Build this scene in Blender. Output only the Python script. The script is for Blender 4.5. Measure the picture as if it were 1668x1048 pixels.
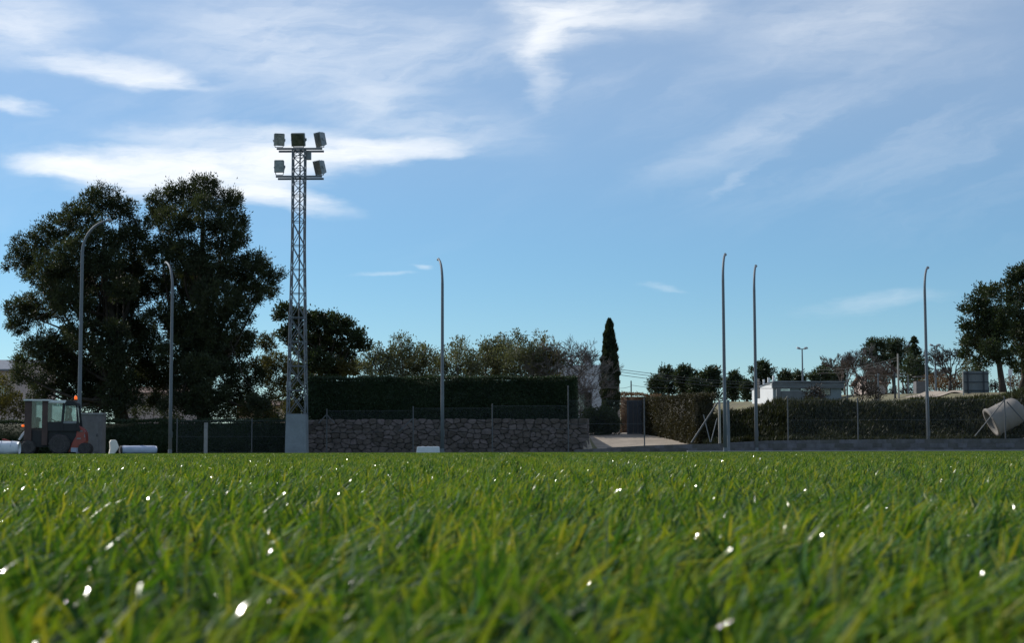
import bpy, math, random
import numpy as np
from mathutils import Vector, Matrix, Quaternion

for o in list(bpy.data.objects):
    bpy.data.objects.remove(o)
scene = bpy.context.scene
random.seed(7)
rng = np.random.default_rng(7)
R = math.radians

# ------------------------------------------------------------------ camera
FPX = 2600.0                      # focal length in pixels of the 1668 px wide photograph
CAM_Z = 0.092
PITCH = math.atan((735.5 - 524) / FPX)
ROLL = R(-0.17)
cam_data = bpy.data.cameras.new('camera')
cam_data.sensor_width = 36.0
cam_data.lens = 36.0 * FPX / 1668.0
cam_data.clip_start = 0.02
cam_data.clip_end = 20000
cam_data.dof.use_dof = True
cam_data.dof.focus_distance = 60.0
cam_data.dof.aperture_fstop = 21.0
cam = bpy.data.objects.new('camera', cam_data)
scene.collection.objects.link(cam)
CM = Matrix.Rotation(math.pi / 2 + PITCH, 4, 'X') @ Matrix.Rotation(ROLL, 4, 'Z')
cam.matrix_world = Matrix.Translation((0, 0, CAM_Z)) @ CM
scene.camera = cam
CM3 = CM.to_3x3()

def ray(px, py):
    return CM3 @ Vector(((px - 834) / FPX, -(py - 524) / FPX, -1.0))

def P(px, py, D):
    """point at world depth y = D seen at photograph pixel (px, py)"""
    v = ray(px, py)
    v = v * (D / v.y)
    return Vector((v.x, v.y, v.z + CAM_Z))

def X(px, D):
    return P(px, 735, D).x

# ------------------------------------------------------------------ light, sky, exposure
SUN_AZ, SUN_EL = R(-56), R(37)    # azimuth from the view direction (+Y), minus is left
S = Vector((math.sin(SUN_AZ) * math.cos(SUN_EL), math.cos(SUN_AZ) * math.cos(SUN_EL), math.sin(SUN_EL)))
sun_data = bpy.data.lights.new('sun', 'SUN')
sun_data.energy = 3.6
sun_data.angle = R(0.53)
sun_data.color = (1.0, 0.95, 0.87)
sun = bpy.data.objects.new('sun', sun_data)
scene.collection.objects.link(sun)
sun.rotation_euler = S.to_track_quat('Z', 'Y').to_euler()

scene.view_settings.view_transform = 'Standard'
scene.view_settings.look = 'None'
scene.view_settings.exposure = 0.0
scene.view_settings.gamma = 1.0
scene.view_settings.use_curve_mapping = False
scene.render.engine = 'CYCLES'
scene.cycles.use_denoising = True
scene.cycles.max_bounces = 6
scene.cycles.transparent_max_bounces = 12
scene.cycles.sample_clamp_indirect = 6.0

world = bpy.data.worlds.new('World')
scene.world = world
world.use_nodes = True
wt = world.node_tree
wt.nodes.clear()

class NT:
    """tiny helper to write node trees as expressions"""
    def __init__(s, nt):
        s.nt = nt
    def n(s, typ, **kw):
        nd = s.nt.nodes.new(typ)
        for k, v in kw.items():
            setattr(nd, k, v)
        return nd
    def put(s, sock, v):
        if isinstance(v, bpy.types.NodeSocket):
            s.nt.links.new(v, sock)
        else:
            sock.default_value = v
    def math(s, op, a, b=0.0, c=None):
        nd = s.n('ShaderNodeMath', operation=op)
        s.put(nd.inputs[0], a); s.put(nd.inputs[1], b)
        if c is not None:
            s.put(nd.inputs[2], c)
        return nd.outputs[0]
    def sstep(s, v, a, b, lo=0.0, hi=1.0):
        nd = s.n('ShaderNodeMapRange', interpolation_type='SMOOTHSTEP')
        s.put(nd.inputs[0], v); s.put(nd.inputs[1], a); s.put(nd.inputs[2], b)
        s.put(nd.inputs[3], lo); s.put(nd.inputs[4], hi)
        return nd.outputs[0]
    def xyz(s, x, y, z=0.0):
        nd = s.n('ShaderNodeCombineXYZ')
        s.put(nd.inputs[0], x); s.put(nd.inputs[1], y); s.put(nd.inputs[2], z)
        return nd.outputs[0]
    def noise(s, vec, scale, detail=4.0, rough=0.55, dist=0.0):
        nd = s.n('ShaderNodeTexNoise')
        if vec is not None:
            s.put(nd.inputs['Vector'], vec)
        nd.inputs['Scale'].default_value = scale
        nd.inputs['Detail'].default_value = detail
        nd.inputs['Roughness'].default_value = rough
        nd.inputs['Distortion'].default_value = dist
        return nd.outputs['Fac']
    def mix(s, fac, a, b, blend='MIX'):
        nd = s.n('ShaderNodeMix', data_type='RGBA', blend_type=blend)
        s.put(nd.inputs[0], fac); s.put(nd.inputs[6], a); s.put(nd.inputs[7], b)
        return nd.outputs[2]

w = NT(wt)
sky = w.n('ShaderNodeTexSky', sky_type='NISHITA')
sky.sun_disc = False
sky.sun_elevation = SUN_EL
sky.sun_rotation = SUN_AZ
sky.altitude = 600
sky.air_density = 1.0
sky.dust_density = 0.0
sky.ozone_density = 9.0
tc = w.n('ShaderNodeTexCoord').outputs['Generated']
sep = w.n('ShaderNodeSeparateXYZ')
wt.links.new(tc, sep.inputs[0])
dx, dy, dz = sep.outputs
DEG = 57.29578
az = w.math('MULTIPLY', w.math('ARCTAN2', dx, dy), DEG)       # degrees right of the pitch's long view
el = w.math('MULTIPLY', w.math('ARCSINE', dz), DEG)

def azel(px, py):
    v = ray(px, py).normalized()
    return math.degrees(math.atan2(v.x, v.y)), math.degrees(math.asin(v.z))

uv = w.xyz(az, el)
# slow warp that frays every outline along the wind
wa = w.noise(w.xyz(w.math('MULTIPLY', az, 0.35), w.math('MULTIPLY', el, 1.0)), 0.55, 5.0, 0.6)
wb = w.noise(w.xyz(w.math('MULTIPLY', az, 0.35), w.math('MULTIPLY', el, 1.0), 7.3), 0.55, 5.0, 0.6)
uw = w.math('ADD', az, w.math('MULTIPLY', w.math('SUBTRACT', wa, 0.5), 4.2))
vw = w.math('ADD', el, w.math('MULTIPLY', w.math('SUBTRACT', wb, 0.5), 1.3))
streak = w.noise(w.xyz(w.math('MULTIPLY', uw, 0.22), w.math('MULTIPLY', vw, 1.6), 3.1), 1.0, 7.0, 0.62)
fibre_v = w.math('ADD', w.math('MULTIPLY', vw, 0.86), w.math('MULTIPLY', uw, -0.36))
fibre_u = w.math('ADD', w.math('MULTIPLY', uw, 0.90), w.math('MULTIPLY', vw, 0.42))
fibre = w.noise(w.xyz(w.math('MULTIPLY', fibre_u, 0.16), w.math('MULTIPLY', fibre_v, 0.75), 9.7), 1.0, 8.0, 0.6)
broad = w.noise(w.xyz(w.math('MULTIPLY', az, 0.05), w.math('MULTIPLY', el, 0.12), 1.4), 1.0, 3.0, 0.5)

def blob(px, py, rx, ry, rot, weight, soft=1.0, core=0.0):
    """soft elongated patch of cloud: centre and radii given in photograph pixels"""
    a0, e0 = azel(px, py)
    k = 1 / 45.4
    du = w.math('SUBTRACT', uw, a0); dv = w.math('SUBTRACT', vw, e0)
    c, s_ = math.cos(R(rot)), math.sin(R(rot))
    p = w.math('ADD', w.math('MULTIPLY', du, c / (rx * k)), w.math('MULTIPLY', dv, s_ / (rx * k)))
    q = w.math('ADD', w.math('MULTIPLY', du, -s_ / (ry * k)), w.math('MULTIPLY', dv, c / (ry * k)))
    r = w.math('SQRT', w.math('ADD', w.math('MULTIPLY', p, p), w.math('MULTIPLY', q, q)))
    return w.sstep(r, soft, core, 0.0, weight)

blobs = [
    # lens shaped bank of cloud behind the floodlight tower
    (330, 268, 330, 43, 1, 1.2, 1.0, 0.1), (140, 272, 130, 26, 0, 1.0, 1.1, 0.0), (420, 312, 160, 32, -10, 1.1, 1.1, 0.0),
    (560, 250, 230, 28, 5, 1.15, 1.1, 0.0), (420, 222, 260, 24, 0, 0.42, 1.2, 0.0), (250, 305, 150, 28, 0, 0.6, 1.1, 0.0),
    # short bank above it and scrap at the left edge
    (190, 112, 150, 30, -7, 0.62, 1.1, 0.0), (250, 128, 110, 14, -6, 0.45, 1.1, 0.0), (28, 174, 60, 14, -4, 0.45, 1.1, 0.0),
    # bright patch at the top with its falling tail
    (900, 30, 120, 66, 0, 0.62, 1.2, 0.0), (893, 85, 46, 80, -6, 0.45, 1.25, 0.0), (1020, 18, 200, 50, 2, 0.36, 1.2, 0.0),
    (30, 40, 130, 70, 0, 0.40, 1.2, 0.0), (500, 60, 330, 90, 0, 0.27, 1.25, 0.0), (1380, 40, 260, 80, 6, 0.19, 1.25, 0.0),
    (1230, 215, 230, 42, 22, 0.09, 1.2, 0.0), (660, 180, 260, 60, -12, 0.24, 1.2, 0.0),
    # small scraps low over the houses
    (684, 434, 26, 6, -6, 0.20, 1.2, 0.0), (620, 449, 50, 6, 4, 0.16, 1.2, 0.0), (1090, 470, 50, 8, -9, 0.11, 1.2, 0.0),
    (1420, 493, 130, 16, 4, 0.13, 1.2, 0.0), (1190, 300, 70, 9, 30, 0.06, 1.2, 0.0),
]
dens = None
for b in blobs:
    v = blob(*b)
    dens = v if dens is None else w.math('ADD', dens, v)
grain = w.math('ADD', w.math('MULTIPLY', streak, 1.15), w.math('MULTIPLY', fibre, 0.75))
dens = w.math('MULTIPLY', dens, w.sstep(grain, 0.50, 1.30, 0.16, 1.50))
# thin veil of cirrus over the whole sky, thicker higher up
veil = w.math('MULTIPLY', w.sstep(fibre, 0.40, 0.78), w.sstep(broad, 0.34, 0.66))
veil = w.math('MULTIPLY', veil, w.sstep(el, 3.5, 15.0, 0.0, 0.15))
dens = w.math('ADD', dens, veil)
dens = w.math('ADD', dens, w.sstep(el, 5.0, 16.0, 0.0, 0.13))
dens = w.math('SUBTRACT', 1.0, w.math('EXPONENT', w.math('MULTIPLY', dens, -1.55)))   # optical thickness to cover
hs = w.n('ShaderNodeHueSaturation')
hs.inputs['Saturation'].default_value = 1.0
wt.links.new(sky.outputs[0], hs.inputs['Color'])
hazeless = w.mix(1.0, hs.outputs[0], (1.03, 1.07, 0.95, 1), 'MULTIPLY')   # the camera's cooler, greener white balance
skycol = w.mix(dens, hazeless, (9.6, 9.8, 10.0, 1))
bg = w.n('ShaderNodeBackground')
bg.inputs['Strength'].default_value = 0.112
wt.links.new(skycol, bg.inputs['Color'])
wo = w.n('ShaderNodeOutputWorld')
wt.links.new(bg.outputs[0], wo.inputs['Surface'])

# ------------------------------------------------------------------ materials
MATS = {}
def mat(name, col, rough=0.7, metal=0.0, var=0.25, scale=3.0, bump=0.0, bscale=20.0, per_object=0.0, col2=None, spec=0.5, coat=0.0):
    m = bpy.data.materials.new(name); m.use_nodes = True
    t = NT(m.node_tree); m.node_tree.nodes.clear()
    pos = t.n('ShaderNodeNewGeometry').outputs['Position']
    f1 = t.noise(pos, scale, 6.0, 0.62)
    f2 = t.noise(pos, scale * 7.3, 4.0, 0.6)
    f = t.math('ADD', t.math('MULTIPLY', f1, 0.65), t.math('MULTIPLY', f2, 0.35))
    f = t.sstep(f, 0.3, 0.7)
    a = tuple(c * (1 - var) for c in col) + (1,)
    b = (tuple(col2) if col2 else tuple(min(1, c * (1 + var)) for c in col)) + (1,)
    c = t.mix(f, a, b)
    if per_object:
        oi = t.n('ShaderNodeObjectInfo').outputs['Random']
        k = t.math('ADD', 1 - per_object, t.math('MULTIPLY', oi, 2 * per_object))
        c = t.mix(1.0, c, t.xyz(k, k, t.math('MULTIPLY', k, t.math('ADD', 0.92, t.math('MULTIPLY', oi, 0.16)))), 'MULTIPLY')
    p = t.n('ShaderNodeBsdfPrincipled')
    t.put(p.inputs['Base Color'], c)
    t.put(p.inputs['Roughness'], t.math('ADD', rough - 0.08, t.math('MULTIPLY', f2, 0.16)))
    p.inputs['Metallic'].default_value = metal
    p.inputs['Specular IOR Level'].default_value = spec
    if coat:
        p.inputs['Coat Weight'].default_value = coat
    if bump:
        bn = t.n('ShaderNodeBump'); bn.inputs['Strength'].default_value = bump; bn.inputs['Distance'].default_value = 0.02
        t.put(bn.inputs['Height'], t.noise(pos, bscale, 5.0, 0.6))
        m.node_tree.links.new(bn.outputs[0], p.inputs['Normal'])
    o = t.n('ShaderNodeOutputMaterial')
    m.node_tree.links.new(p.outputs[0], o.inputs['Surface'])
    MATS[name] = m
    return m

def leaf_mat(name, dark, light, trans=0.35, rough=0.55, patch=0.6, tcol=None):
    """foliage: colour by the leaf's own tint, light passes through"""
    m = bpy.data.materials.new(name); m.use_nodes = True
    t = NT(m.node_tree); m.node_tree.nodes.clear()
    at = t.n('ShaderNodeAttribute', attribute_name='tint').outputs['Fac']
    pos = t.n('ShaderNodeNewGeometry').outputs['Position']
    f = t.math('ADD', t.math('MULTIPLY', at, 0.7), t.math('MULTIPLY', t.sstep(t.noise(pos, patch, 3.0), 0.35, 0.65), 0.3))
    c = t.mix(f, tuple(dark) + (1,), tuple(light) + (1,))
    p = t.n('ShaderNodeBsdfPrincipled')
    t.put(p.inputs['Base Color'], c)
    p.inputs['Roughness'].default_value = rough
    p.inputs['Specular IOR Level'].default_value = 0.35
    tr = t.n('ShaderNodeBsdfTranslucent')
    t.put(tr.inputs['Color'], t.mix(1.0, c, tuple(tcol or (1.5, 1.45, 0.7)) + (1,), 'MULTIPLY'))
    mx = t.n('ShaderNodeMixShader'); mx.inputs[0].default_value = trans
    m.node_tree.links.new(p.outputs[0], mx.inputs[1]); m.node_tree.links.new(tr.outputs[0], mx.inputs[2])
    o = t.n('ShaderNodeOutputMaterial'); m.node_tree.links.new(mx.outputs[0], o.inputs['Surface'])
    MATS[name] = m
    return m

def glass_mat(name, tint=(0.75, 0.85, 0.85), refl=0.25, rough=0.05):
    m = bpy.data.materials.new(name); m.use_nodes = True
    t = NT(m.node_tree); m.node_tree.nodes.clear()
    tr = t.n('ShaderNodeBsdfTransparent'); tr.inputs[0].default_value = tint + (1,)
    gl = t.n('ShaderNodeBsdfGlossy'); gl.inputs['Roughness'].default_value = rough
    fr = t.n('ShaderNodeFresnel'); fr.inputs[0].default_value = 1.5
    pos = t.n('ShaderNodeNewGeometry').outputs['Position']
    dirt = t.math('MULTIPLY', t.noise(pos, 6.0, 4.0), refl)
    mx = t.n('ShaderNodeMixShader')
    t.put(mx.inputs[0], t.math('ADD', fr.outputs[0], dirt))
    m.node_tree.links.new(tr.outputs[0], mx.inputs[1]); m.node_tree.links.new(gl.outputs[0], mx.inputs[2])
    o = t.n('ShaderNodeOutputMaterial'); m.node_tree.links.new(mx.outputs[0], o.inputs['Surface'])
    MATS[name] = m
    return m

def glow_mat(name, col, strength):
    m = bpy.data.materials.new(name); m.use_nodes = True
    p = m.node_tree.nodes['Principled BSDF']
    p.inputs['Base Color'].default_value = col + (1,); p.inputs['Roughness'].default_value = 0.2
    p.inputs['Emission Color'].default_value = col + (1,); p.inputs['Emission Strength'].default_value = strength
    MATS[name] = m
    return m

mat('galvanised', (0.16, 0.18, 0.20), 0.6, 0.15, 0.07, 2.0)
mat('galvanised_pale', (0.105, 0.112, 0.118), 0.65, 0.1, 0.2, 2.5)
mat('lamp_housing', (0.27, 0.29, 0.30), 0.45, 0.3, 0.2, 3.0)
mat('dark_steel', (0.03, 0.033, 0.04), 0.45, 0.3, 0.3, 3.0)
mat('concrete', (0.27, 0.27, 0.265), 0.9, 0, 0.25, 1.7, 0.5, 30)
mat('plinth_render', (0.24, 0.27, 0.29), 0.9, 0, 0.16, 1.6, 0.4, 40)
mat('cabinet_render', (0.165, 0.155, 0.155), 0.9, 0, 0.2, 2.2, 0.4, 30)
mat('block', (0.118, 0.118, 0.123), 0.92, 0, 0.3, 3.0, 0.6, 60, per_object=0.22)
mat('mortar', (0.13, 0.125, 0.12), 0.95, 0, 0.3, 4.0, 0.6, 40)
mat('stone', (0.118, 0.094, 0.082), 0.9, 0, 0.4, 2.6, 0.8, 14, per_object=0.36)
mat('joint_earth', (0.055, 0.045, 0.039), 0.95, 0, 0.3, 4.0, 0.6, 40)
mat('sand', (0.34, 0.285, 0.225), 0.95, 0, 0.22, 0.9, 0.5, 12)
mat('dirt', (0.19, 0.15, 0.10), 0.95, 0, 0.4, 0.5, 0.6, 6, col2=(0.20, 0.19, 0.09))
mat('turf_backing', (0.022, 0.034, 0.014), 0.95, 0, 0.35, 30.0)
mat('gutter', (0.22, 0.235, 0.25), 0.7, 0, 0.2, 1.5)
mat('bark', (0.055, 0.043, 0.034), 0.95, 0, 0.4, 4.0, 0.8, 18)
mat('bark_grey', (0.135, 0.118, 0.105), 0.95, 0, 0.3, 4.0, 0.8, 18)
mat('twig_brown', (0.15, 0.115, 0.095), 0.95, 0, 0.3, 2.0)
mat('white_render', (0.78, 0.78, 0.77), 0.9, 0, 0.06, 1.0, 0.2, 30)
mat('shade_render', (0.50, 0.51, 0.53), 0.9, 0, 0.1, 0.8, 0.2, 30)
mat('pink_render', (0.52, 0.42, 0.38), 0.9, 0, 0.12, 0.8, 0.2, 30)
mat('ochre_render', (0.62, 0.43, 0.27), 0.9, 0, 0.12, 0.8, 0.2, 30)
mat('shaded_white_render', (0.20, 0.24, 0.25), 0.85, 0, 0.15, 0.7, 0.2, 30)  # white depot's front, its shade mixed into a grey-green colour
mat('roof_tile', (0.17, 0.11, 0.085), 0.9, 0, 0.3, 5.0, 0.5, 12)
mat('slate_roof', (0.16, 0.18, 0.22), 0.8, 0, 0.2, 3.0, 0.4, 12)
mat('brick_red', (0.22, 0.10, 0.065), 0.95, 0, 0.35, 6.0, 0.5, 20)
mat('frame_dark', (0.06, 0.05, 0.045), 0.6, 0, 0.2, 4.0)
mat('black_panel', (0.012, 0.014, 0.02), 0.6, 0, 0.3, 3.0)
mat('machine_red', (0.28, 0.024, 0.018), 0.4, 0, 0.25, 4.0, coat=0.3)
mat('machine_brown', (0.07, 0.038, 0.032), 0.55, 0, 0.3, 4.0)
mat('machine_black', (0.014, 0.015, 0.018), 0.55, 0, 0.3, 5.0)
mat('machine_white', (0.70, 0.74, 0.74), 0.35, 0, 0.08, 3.0)
mat('rubber', (0.06, 0.055, 0.055), 0.9, 0, 0.35, 8.0, 0.5, 40)
mat('rim_grey', (0.22, 0.23, 0.24), 0.6, 0.2, 0.2, 5.0)
mat('wrap_white', (0.72, 0.75, 0.80), 0.5, 0, 0.06, 4.0, 0.4, 9)
mat('wrap_blue', (0.42, 0.48, 0.60), 0.55, 0, 0.1, 4.0, 0.5, 9)
mat('wrap_cream', (0.86, 0.82, 0.74), 0.6, 0, 0.05, 4.0, 0.3, 12)
mat('pale_tube', (0.235, 0.212, 0.187), 0.75, 0, 0.1, 1.4, 0.3, 10)
mat('pole_wood', (0.36, 0.31, 0.27), 0.9, 0, 0.2, 3.0)
mat('pole_pale', (0.40, 0.37, 0.33), 0.85, 0, 0.12, 3.0)
mat('cable', (0.05, 0.05, 0.055), 0.7)
mat('board_grey', (0.13, 0.15, 0.16), 0.75, 0, 0.15, 2.0)
mat('skin', (0.45, 0.28, 0.20), 0.6, 0, 0.08, 6.0)
mat('cloth_dark', (0.02, 0.022, 0.03), 0.9, 0, 0.2, 9.0)
mat('hair_dark', (0.012, 0.01, 0.009), 0.7, 0, 0.3, 20.0)
leaf_mat('pine_leaf', (0.020, 0.031, 0.017), (0.070, 0.084, 0.038), 0.30)
leaf_mat('pine_olive', (0.035, 0.040, 0.014), (0.16, 0.14, 0.045), 0.35)
leaf_mat('pine_round', (0.016, 0.028, 0.012), (0.055, 0.075, 0.028), 0.25)
leaf_mat('pine_far', (0.022, 0.036, 0.020), (0.060, 0.080, 0.036), 0.22)
leaf_mat('hedge_leaf', (0.016, 0.032, 0.016), (0.050, 0.078, 0.032), 0.22)
leaf_mat('hedge_brown', (0.022, 0.022, 0.009), (0.075, 0.065, 0.028), 0.2)
leaf_mat('cypress_leaf', (0.016, 0.030, 0.016), (0.055, 0.070, 0.030), 0.2)
leaf_mat('olive_leaf', (0.055, 0.065, 0.038), (0.17, 0.18, 0.10), 0.30)
leaf_mat('bush_leaf', (0.014, 0.026, 0.010), (0.065, 0.085, 0.028), 0.30)
leaf_mat('bank_leaf', (0.010, 0.016, 0.006), (0.060, 0.060, 0.024), 0.22)
leaf_mat('bank_green', (0.028, 0.045, 0.012), (0.11, 0.125, 0.040), 0.30)
leaf_mat('dry_leaf', (0.11, 0.062, 0.036), (0.23, 0.15, 0.085), 0.25)
leaf_mat('dark_bush', (0.014, 0.013, 0.012), (0.045, 0.035, 0.030), 0.15)
glass_mat('cab_glass', (0.72, 0.82, 0.82), 0.04, 0.04)
glass_mat('window_glass', (0.10, 0.12, 0.14), 0.5, 0.08)
glass_mat('flood_glass', (0.65, 0.70, 0.72), 0.5, 0.3)
def backlit_glass(name, tint, milkiness):  # far cab panes made milky so the backlight brightens the windows
    m = bpy.data.materials.new(name); m.use_nodes = True
    t = NT(m.node_tree); m.node_tree.nodes.clear()
    tr = t.n('ShaderNodeBsdfTransparent'); tr.inputs[0].default_value = tint + (1,)
    tl = t.n('ShaderNodeBsdfTranslucent'); tl.inputs[0].default_value = (0.62, 0.72, 0.70, 1)
    pos = t.n('ShaderNodeNewGeometry').outputs['Position']
    mx = t.n('ShaderNodeMixShader'); t.put(mx.inputs[0], t.sstep(t.noise(pos, 2.2, 3.0), 0.3, 0.7, milkiness * 0.6, milkiness))
    m.node_tree.links.new(tr.outputs[0], mx.inputs[1]); m.node_tree.links.new(tl.outputs[0], mx.inputs[2])
    o = t.n('ShaderNodeOutputMaterial'); m.node_tree.links.new(mx.outputs[0], o.inputs['Surface'])
    MATS[name] = m
backlit_glass('backlit_glass', (0.7, 0.82, 0.82), 0.38)
glow_mat('beacon_amber', (1.0, 0.16, 0.015), 0.75)

# ------------------------------------------------------------------ mesh helpers
def link(o):
    scene.collection.objects.link(o)
    return o

def np_mesh(name, V, F, tint=None, smooth=False):
    V = np.ascontiguousarray(V, dtype=np.float32)
    me = bpy.data.meshes.new(name)
    parts = [np.asarray(f, dtype=np.int32) for f in (F if isinstance(F, list) else [F])]
    me.vertices.add(len(V)); me.vertices.foreach_set('co', V.ravel())
    nl = sum(f.size for f in parts); npoly = sum(len(f) for f in parts)
    me.loops.add(nl); me.polygons.add(npoly)
    me.loops.foreach_set('vertex_index', np.concatenate([f.ravel() for f in parts]))
    starts = []; k = 0
    for f in parts:
        starts.append(k + np.arange(len(f)) * f.shape[1]); k += f.size
    me.polygons.foreach_set('loop_start', np.concatenate(starts).astype(np.int32))
    if smooth:
        me.polygons.foreach_set('use_smooth', np.ones(npoly, dtype=bool))
    if tint is not None:
        a = me.attributes.new('tint', 'FLOAT', 'POINT')
        a.data.foreach_set('value', np.asarray(tint, dtype=np.float32))
    me.update(calc_edges=True)
    me.validate()
    return me

class MB:
    """collects simple solids into one mesh"""
    def __init__(s):
        s.v = []; s.f = []
    def box(s, c, size, rz=0.0, ry=0.0, taper=1.0):
        k = len(s.v); c = Vector(c); h = Vector(size) / 2
        M = Matrix.Rotation(rz, 3, 'Z') @ Matrix.Rotation(ry, 3, 'Y')
        for z in (-1, 1):
            q = taper if z > 0 else 1.0
            for x, y in ((-1, -1), (1, -1), (1, 1), (-1, 1)):
                s.v.append(c + M @ Vector((x * h.x * q, y * h.y * q, z * h.z)))
        s.f += [(k+3, k+2, k+1, k), (k+4, k+5, k+6, k+7), (k, k+1, k+5, k+4), (k+1, k+2, k+6, k+5), (k+2, k+3, k+7, k+6), (k+3, k, k+4, k+7)]
        return s
    def tube(s, pts, radii, n=8, caps=True):
        pts = [Vector(p) for p in pts]
        if not isinstance(radii, (list, tuple)):
            radii = [radii] * len(pts)
        k = len(s.v); up = None
        for i, p in enumerate(pts):
            d = (pts[min(i + 1, len(pts) - 1)] - pts[max(i - 1, 0)]).normalized()
            if up is None:
                up = d.cross(Vector((0.13, 0.97, 0.21))).normalized()
            a = (up - d * up.dot(d)).normalized(); b = d.cross(a); up = a
            for j in range(n):
                t = 2 * math.pi * j / n
                s.v.append(p + (a * math.cos(t) + b * math.sin(t)) * radii[i])
        for i in range(len(pts) - 1):
            for j in range(n):
                j2 = (j + 1) % n
                s.f.append((k + i*n + j, k + i*n + j2, k + (i+1)*n + j2, k + (i+1)*n + j))
        if caps:
            s.f.append(tuple(k + j for j in reversed(range(n))))
            s.f.append(tuple(k + (len(pts)-1)*n + j for j in range(n)))
        return s
    def prism(s, poly, y0, y1):
        """outline in x,z pushed from y0 to y1"""
        k = len(s.v); n = len(poly)
        for y in (y0, y1):
            for x, z in poly:
                s.v.append(Vector((x, y, z)))
        s.f.append(tuple(k + i for i in range(n)))
        s.f.append(tuple(k + n + i for i in reversed(range(n))))
        for i in range(n):
            j = (i + 1) % n
            s.f.append((k + j, k + i, k + n + i, k + n + j))
        return s
    def lathe(s, prof, c=(0, 0, 0), n=20, axis='Z'):
        """prof: (radius, height) pairs turned round an axis"""
        k = len(s.v); c = Vector(c)
        for r, h in prof:
            for j in range(n):
                t = 2 * math.pi * j / n
                q = (r * math.cos(t), r * math.sin(t), h)
                if axis == 'Y': q = (q[0], q[2], q[1])
                if axis == 'X': q = (q[2], q[0], q[1])
                s.v.append(c + Vector(q))
        for i in range(len(prof) - 1):
            for j in range(n):
                j2 = (j + 1) % n
                s.f.append((k + i*n + j, k + i*n + j2, k + (i+1)*n + j2, k + (i+1)*n + j))
        s.f.append(tuple(k + j for j in reversed(range(n))))
        s.f.append(tuple(k + (len(prof)-1)*n + j for j in range(n)))
        return s
    def build(s, name, m, parent=None, org=None, bevel=0.0, smooth=False, loc=None):
        v = s.v
        if org is not None:
            v = [p - Vector(org) for p in v]
        me = bpy.data.meshes.new(name)
        me.from_pydata([tuple(p) for p in v], [], s.f)
        me.materials.append(MATS[m])
        if smooth:
            me.polygons.foreach_set('use_smooth', [True] * len(me.polygons))
        o = link(bpy.data.objects.new(name, me))
        if parent is not None:
            o.parent = parent
        if loc is not None:
            o.location = loc
        if bevel:
            b = o.modifiers.new('bevel', 'BEVEL'); b.width = bevel; b.segments = 2; b.limit_method = 'ANGLE'
        return o

def tag(o, label=None, cat=None, group=None, kind=None):
    if label: o['label'] = label
    if cat: o['category'] = cat
    if group: o['group'] = group
    if kind: o['kind'] = kind
    return o

def empty(name, loc, label, cat, group=None, rz=0.0):
    o = link(bpy.data.objects.new(name, None))
    o.location = loc; o.rotation_euler = (0, 0, rz); o.empty_display_size = 0.3
    return tag(o, label, cat, group)

def copy_tree(o, parent=None):
    c = link(o.copy())
    c.parent = parent
    if parent is not None:
        c.matrix_parent_inverse = o.matrix_parent_inverse.copy()
    for ch in list(o.children):
        copy_tree(ch, c)
    return c

# ------------------------------------------------------------------ terrain
def sm(t, a, b):
    t = np.clip((np.asarray(t, float) - a) / (b - a), 0, 1)
    return t * t * (3 - 2 * t)

D_WALL = 78.0            # face of the rubble wall
D_BLOCK = 76.0           # face of the low block wall
XW0, XW1 = X(499, D_WALL), X(957, D_WALL)
BANK_X = X(1166, 80)

def gz(x, y):
    x = np.asarray(x, float); y = np.asarray(y, float)
    left = 0.6 * sm(y, 84, 120)
    ret = 1.55 * sm(y, D_WALL + 0.15, D_WALL + 0.45) + 0.6 * sm(y, 84, 125)
    path = 0.10 + 0.95 * sm(y, 75.5, 91) + 0.8 * sm(y, 91, 125)
    path = path * sm(y, D_BLOCK, D_BLOCK + 0.4)
    top = 1.95 + 0.40 * sm(x, 11, 15) + 0.65 * sm(x, 22, 29)
    bump = 0.10 * np.sin(x * 0.9 + 0.5) + 0.07 * np.sin(x * 2.3 + 1.1) + 0.05 * np.sin(x * 4.1)
    bank = 0.45 * sm(y, D_BLOCK + 0.1, D_BLOCK + 0.5) + (top + bump - 0.45) * sm(y, 79.3 + 0.2 * bump, 82.4)
    bank = bank + np.maximum(0, y - 82.4) * 0.0315 * sm(x, 9, 14)
    bank = np.where(y > 170, np.minimum(bank, 5.8), bank)
    z = left * (1 - sm(x, XW0 - 0.6, XW0)) + ret * sm(x, XW0 - 0.6, XW0) * (1 - sm(x, XW1 - 0.1, XW1 + 0.3)) \
        + path * sm(x, XW1 - 0.1, XW1 + 0.3) * (1 - sm(x, BANK_X - 1.0, BANK_X + 1.2)) + bank * sm(x, BANK_X - 1.0, BANK_X + 1.2)
    return z

def G(x, y):
    return float(gz(x, y))

def grid_sheet(name, xs, ys, zf, m):
    XX, YY = np.meshgrid(xs, ys)
    V = np.stack([XX, YY, zf(XX, YY)], -1).reshape(-1, 3)
    nx, ny = len(xs), len(ys)
    i = np.arange(nx - 1)[None, :] + np.arange(ny - 1)[:, None] * nx
    F = np.stack([i, i + 1, i + 1 + nx, i + nx], -1).reshape(-1, 4)
    me = np_mesh(name, V, F, smooth=True)
    me.materials.append(MATS[m])
    return tag(link(bpy.data.objects.new(name, me)), kind='structure')

far = np.array([60, 80, 120, 200, 400, 900, 2500, 6000.])
xs = np.concatenate([-far[::-1], np.arange(-45, 45.01, 0.4), far])
ys = np.concatenate([[-3000, -300, -40, -5, 20, 50, 70], np.arange(75, 95, 0.2), np.arange(95, 130, 1.5), [135, 145, 160, 200, 300, 600, 1500, 6000]])
grid_sheet('ground', xs, ys, lambda a, b: gz(a, b) - 0.012, 'dirt')
tb = grid_sheet('turf_base', np.array([-60, -30, 0, 30, 60.]), np.array([-20, 0, 40, 74.6]), lambda a, b: a * 0 - 0.002, 'turf_backing')
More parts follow.
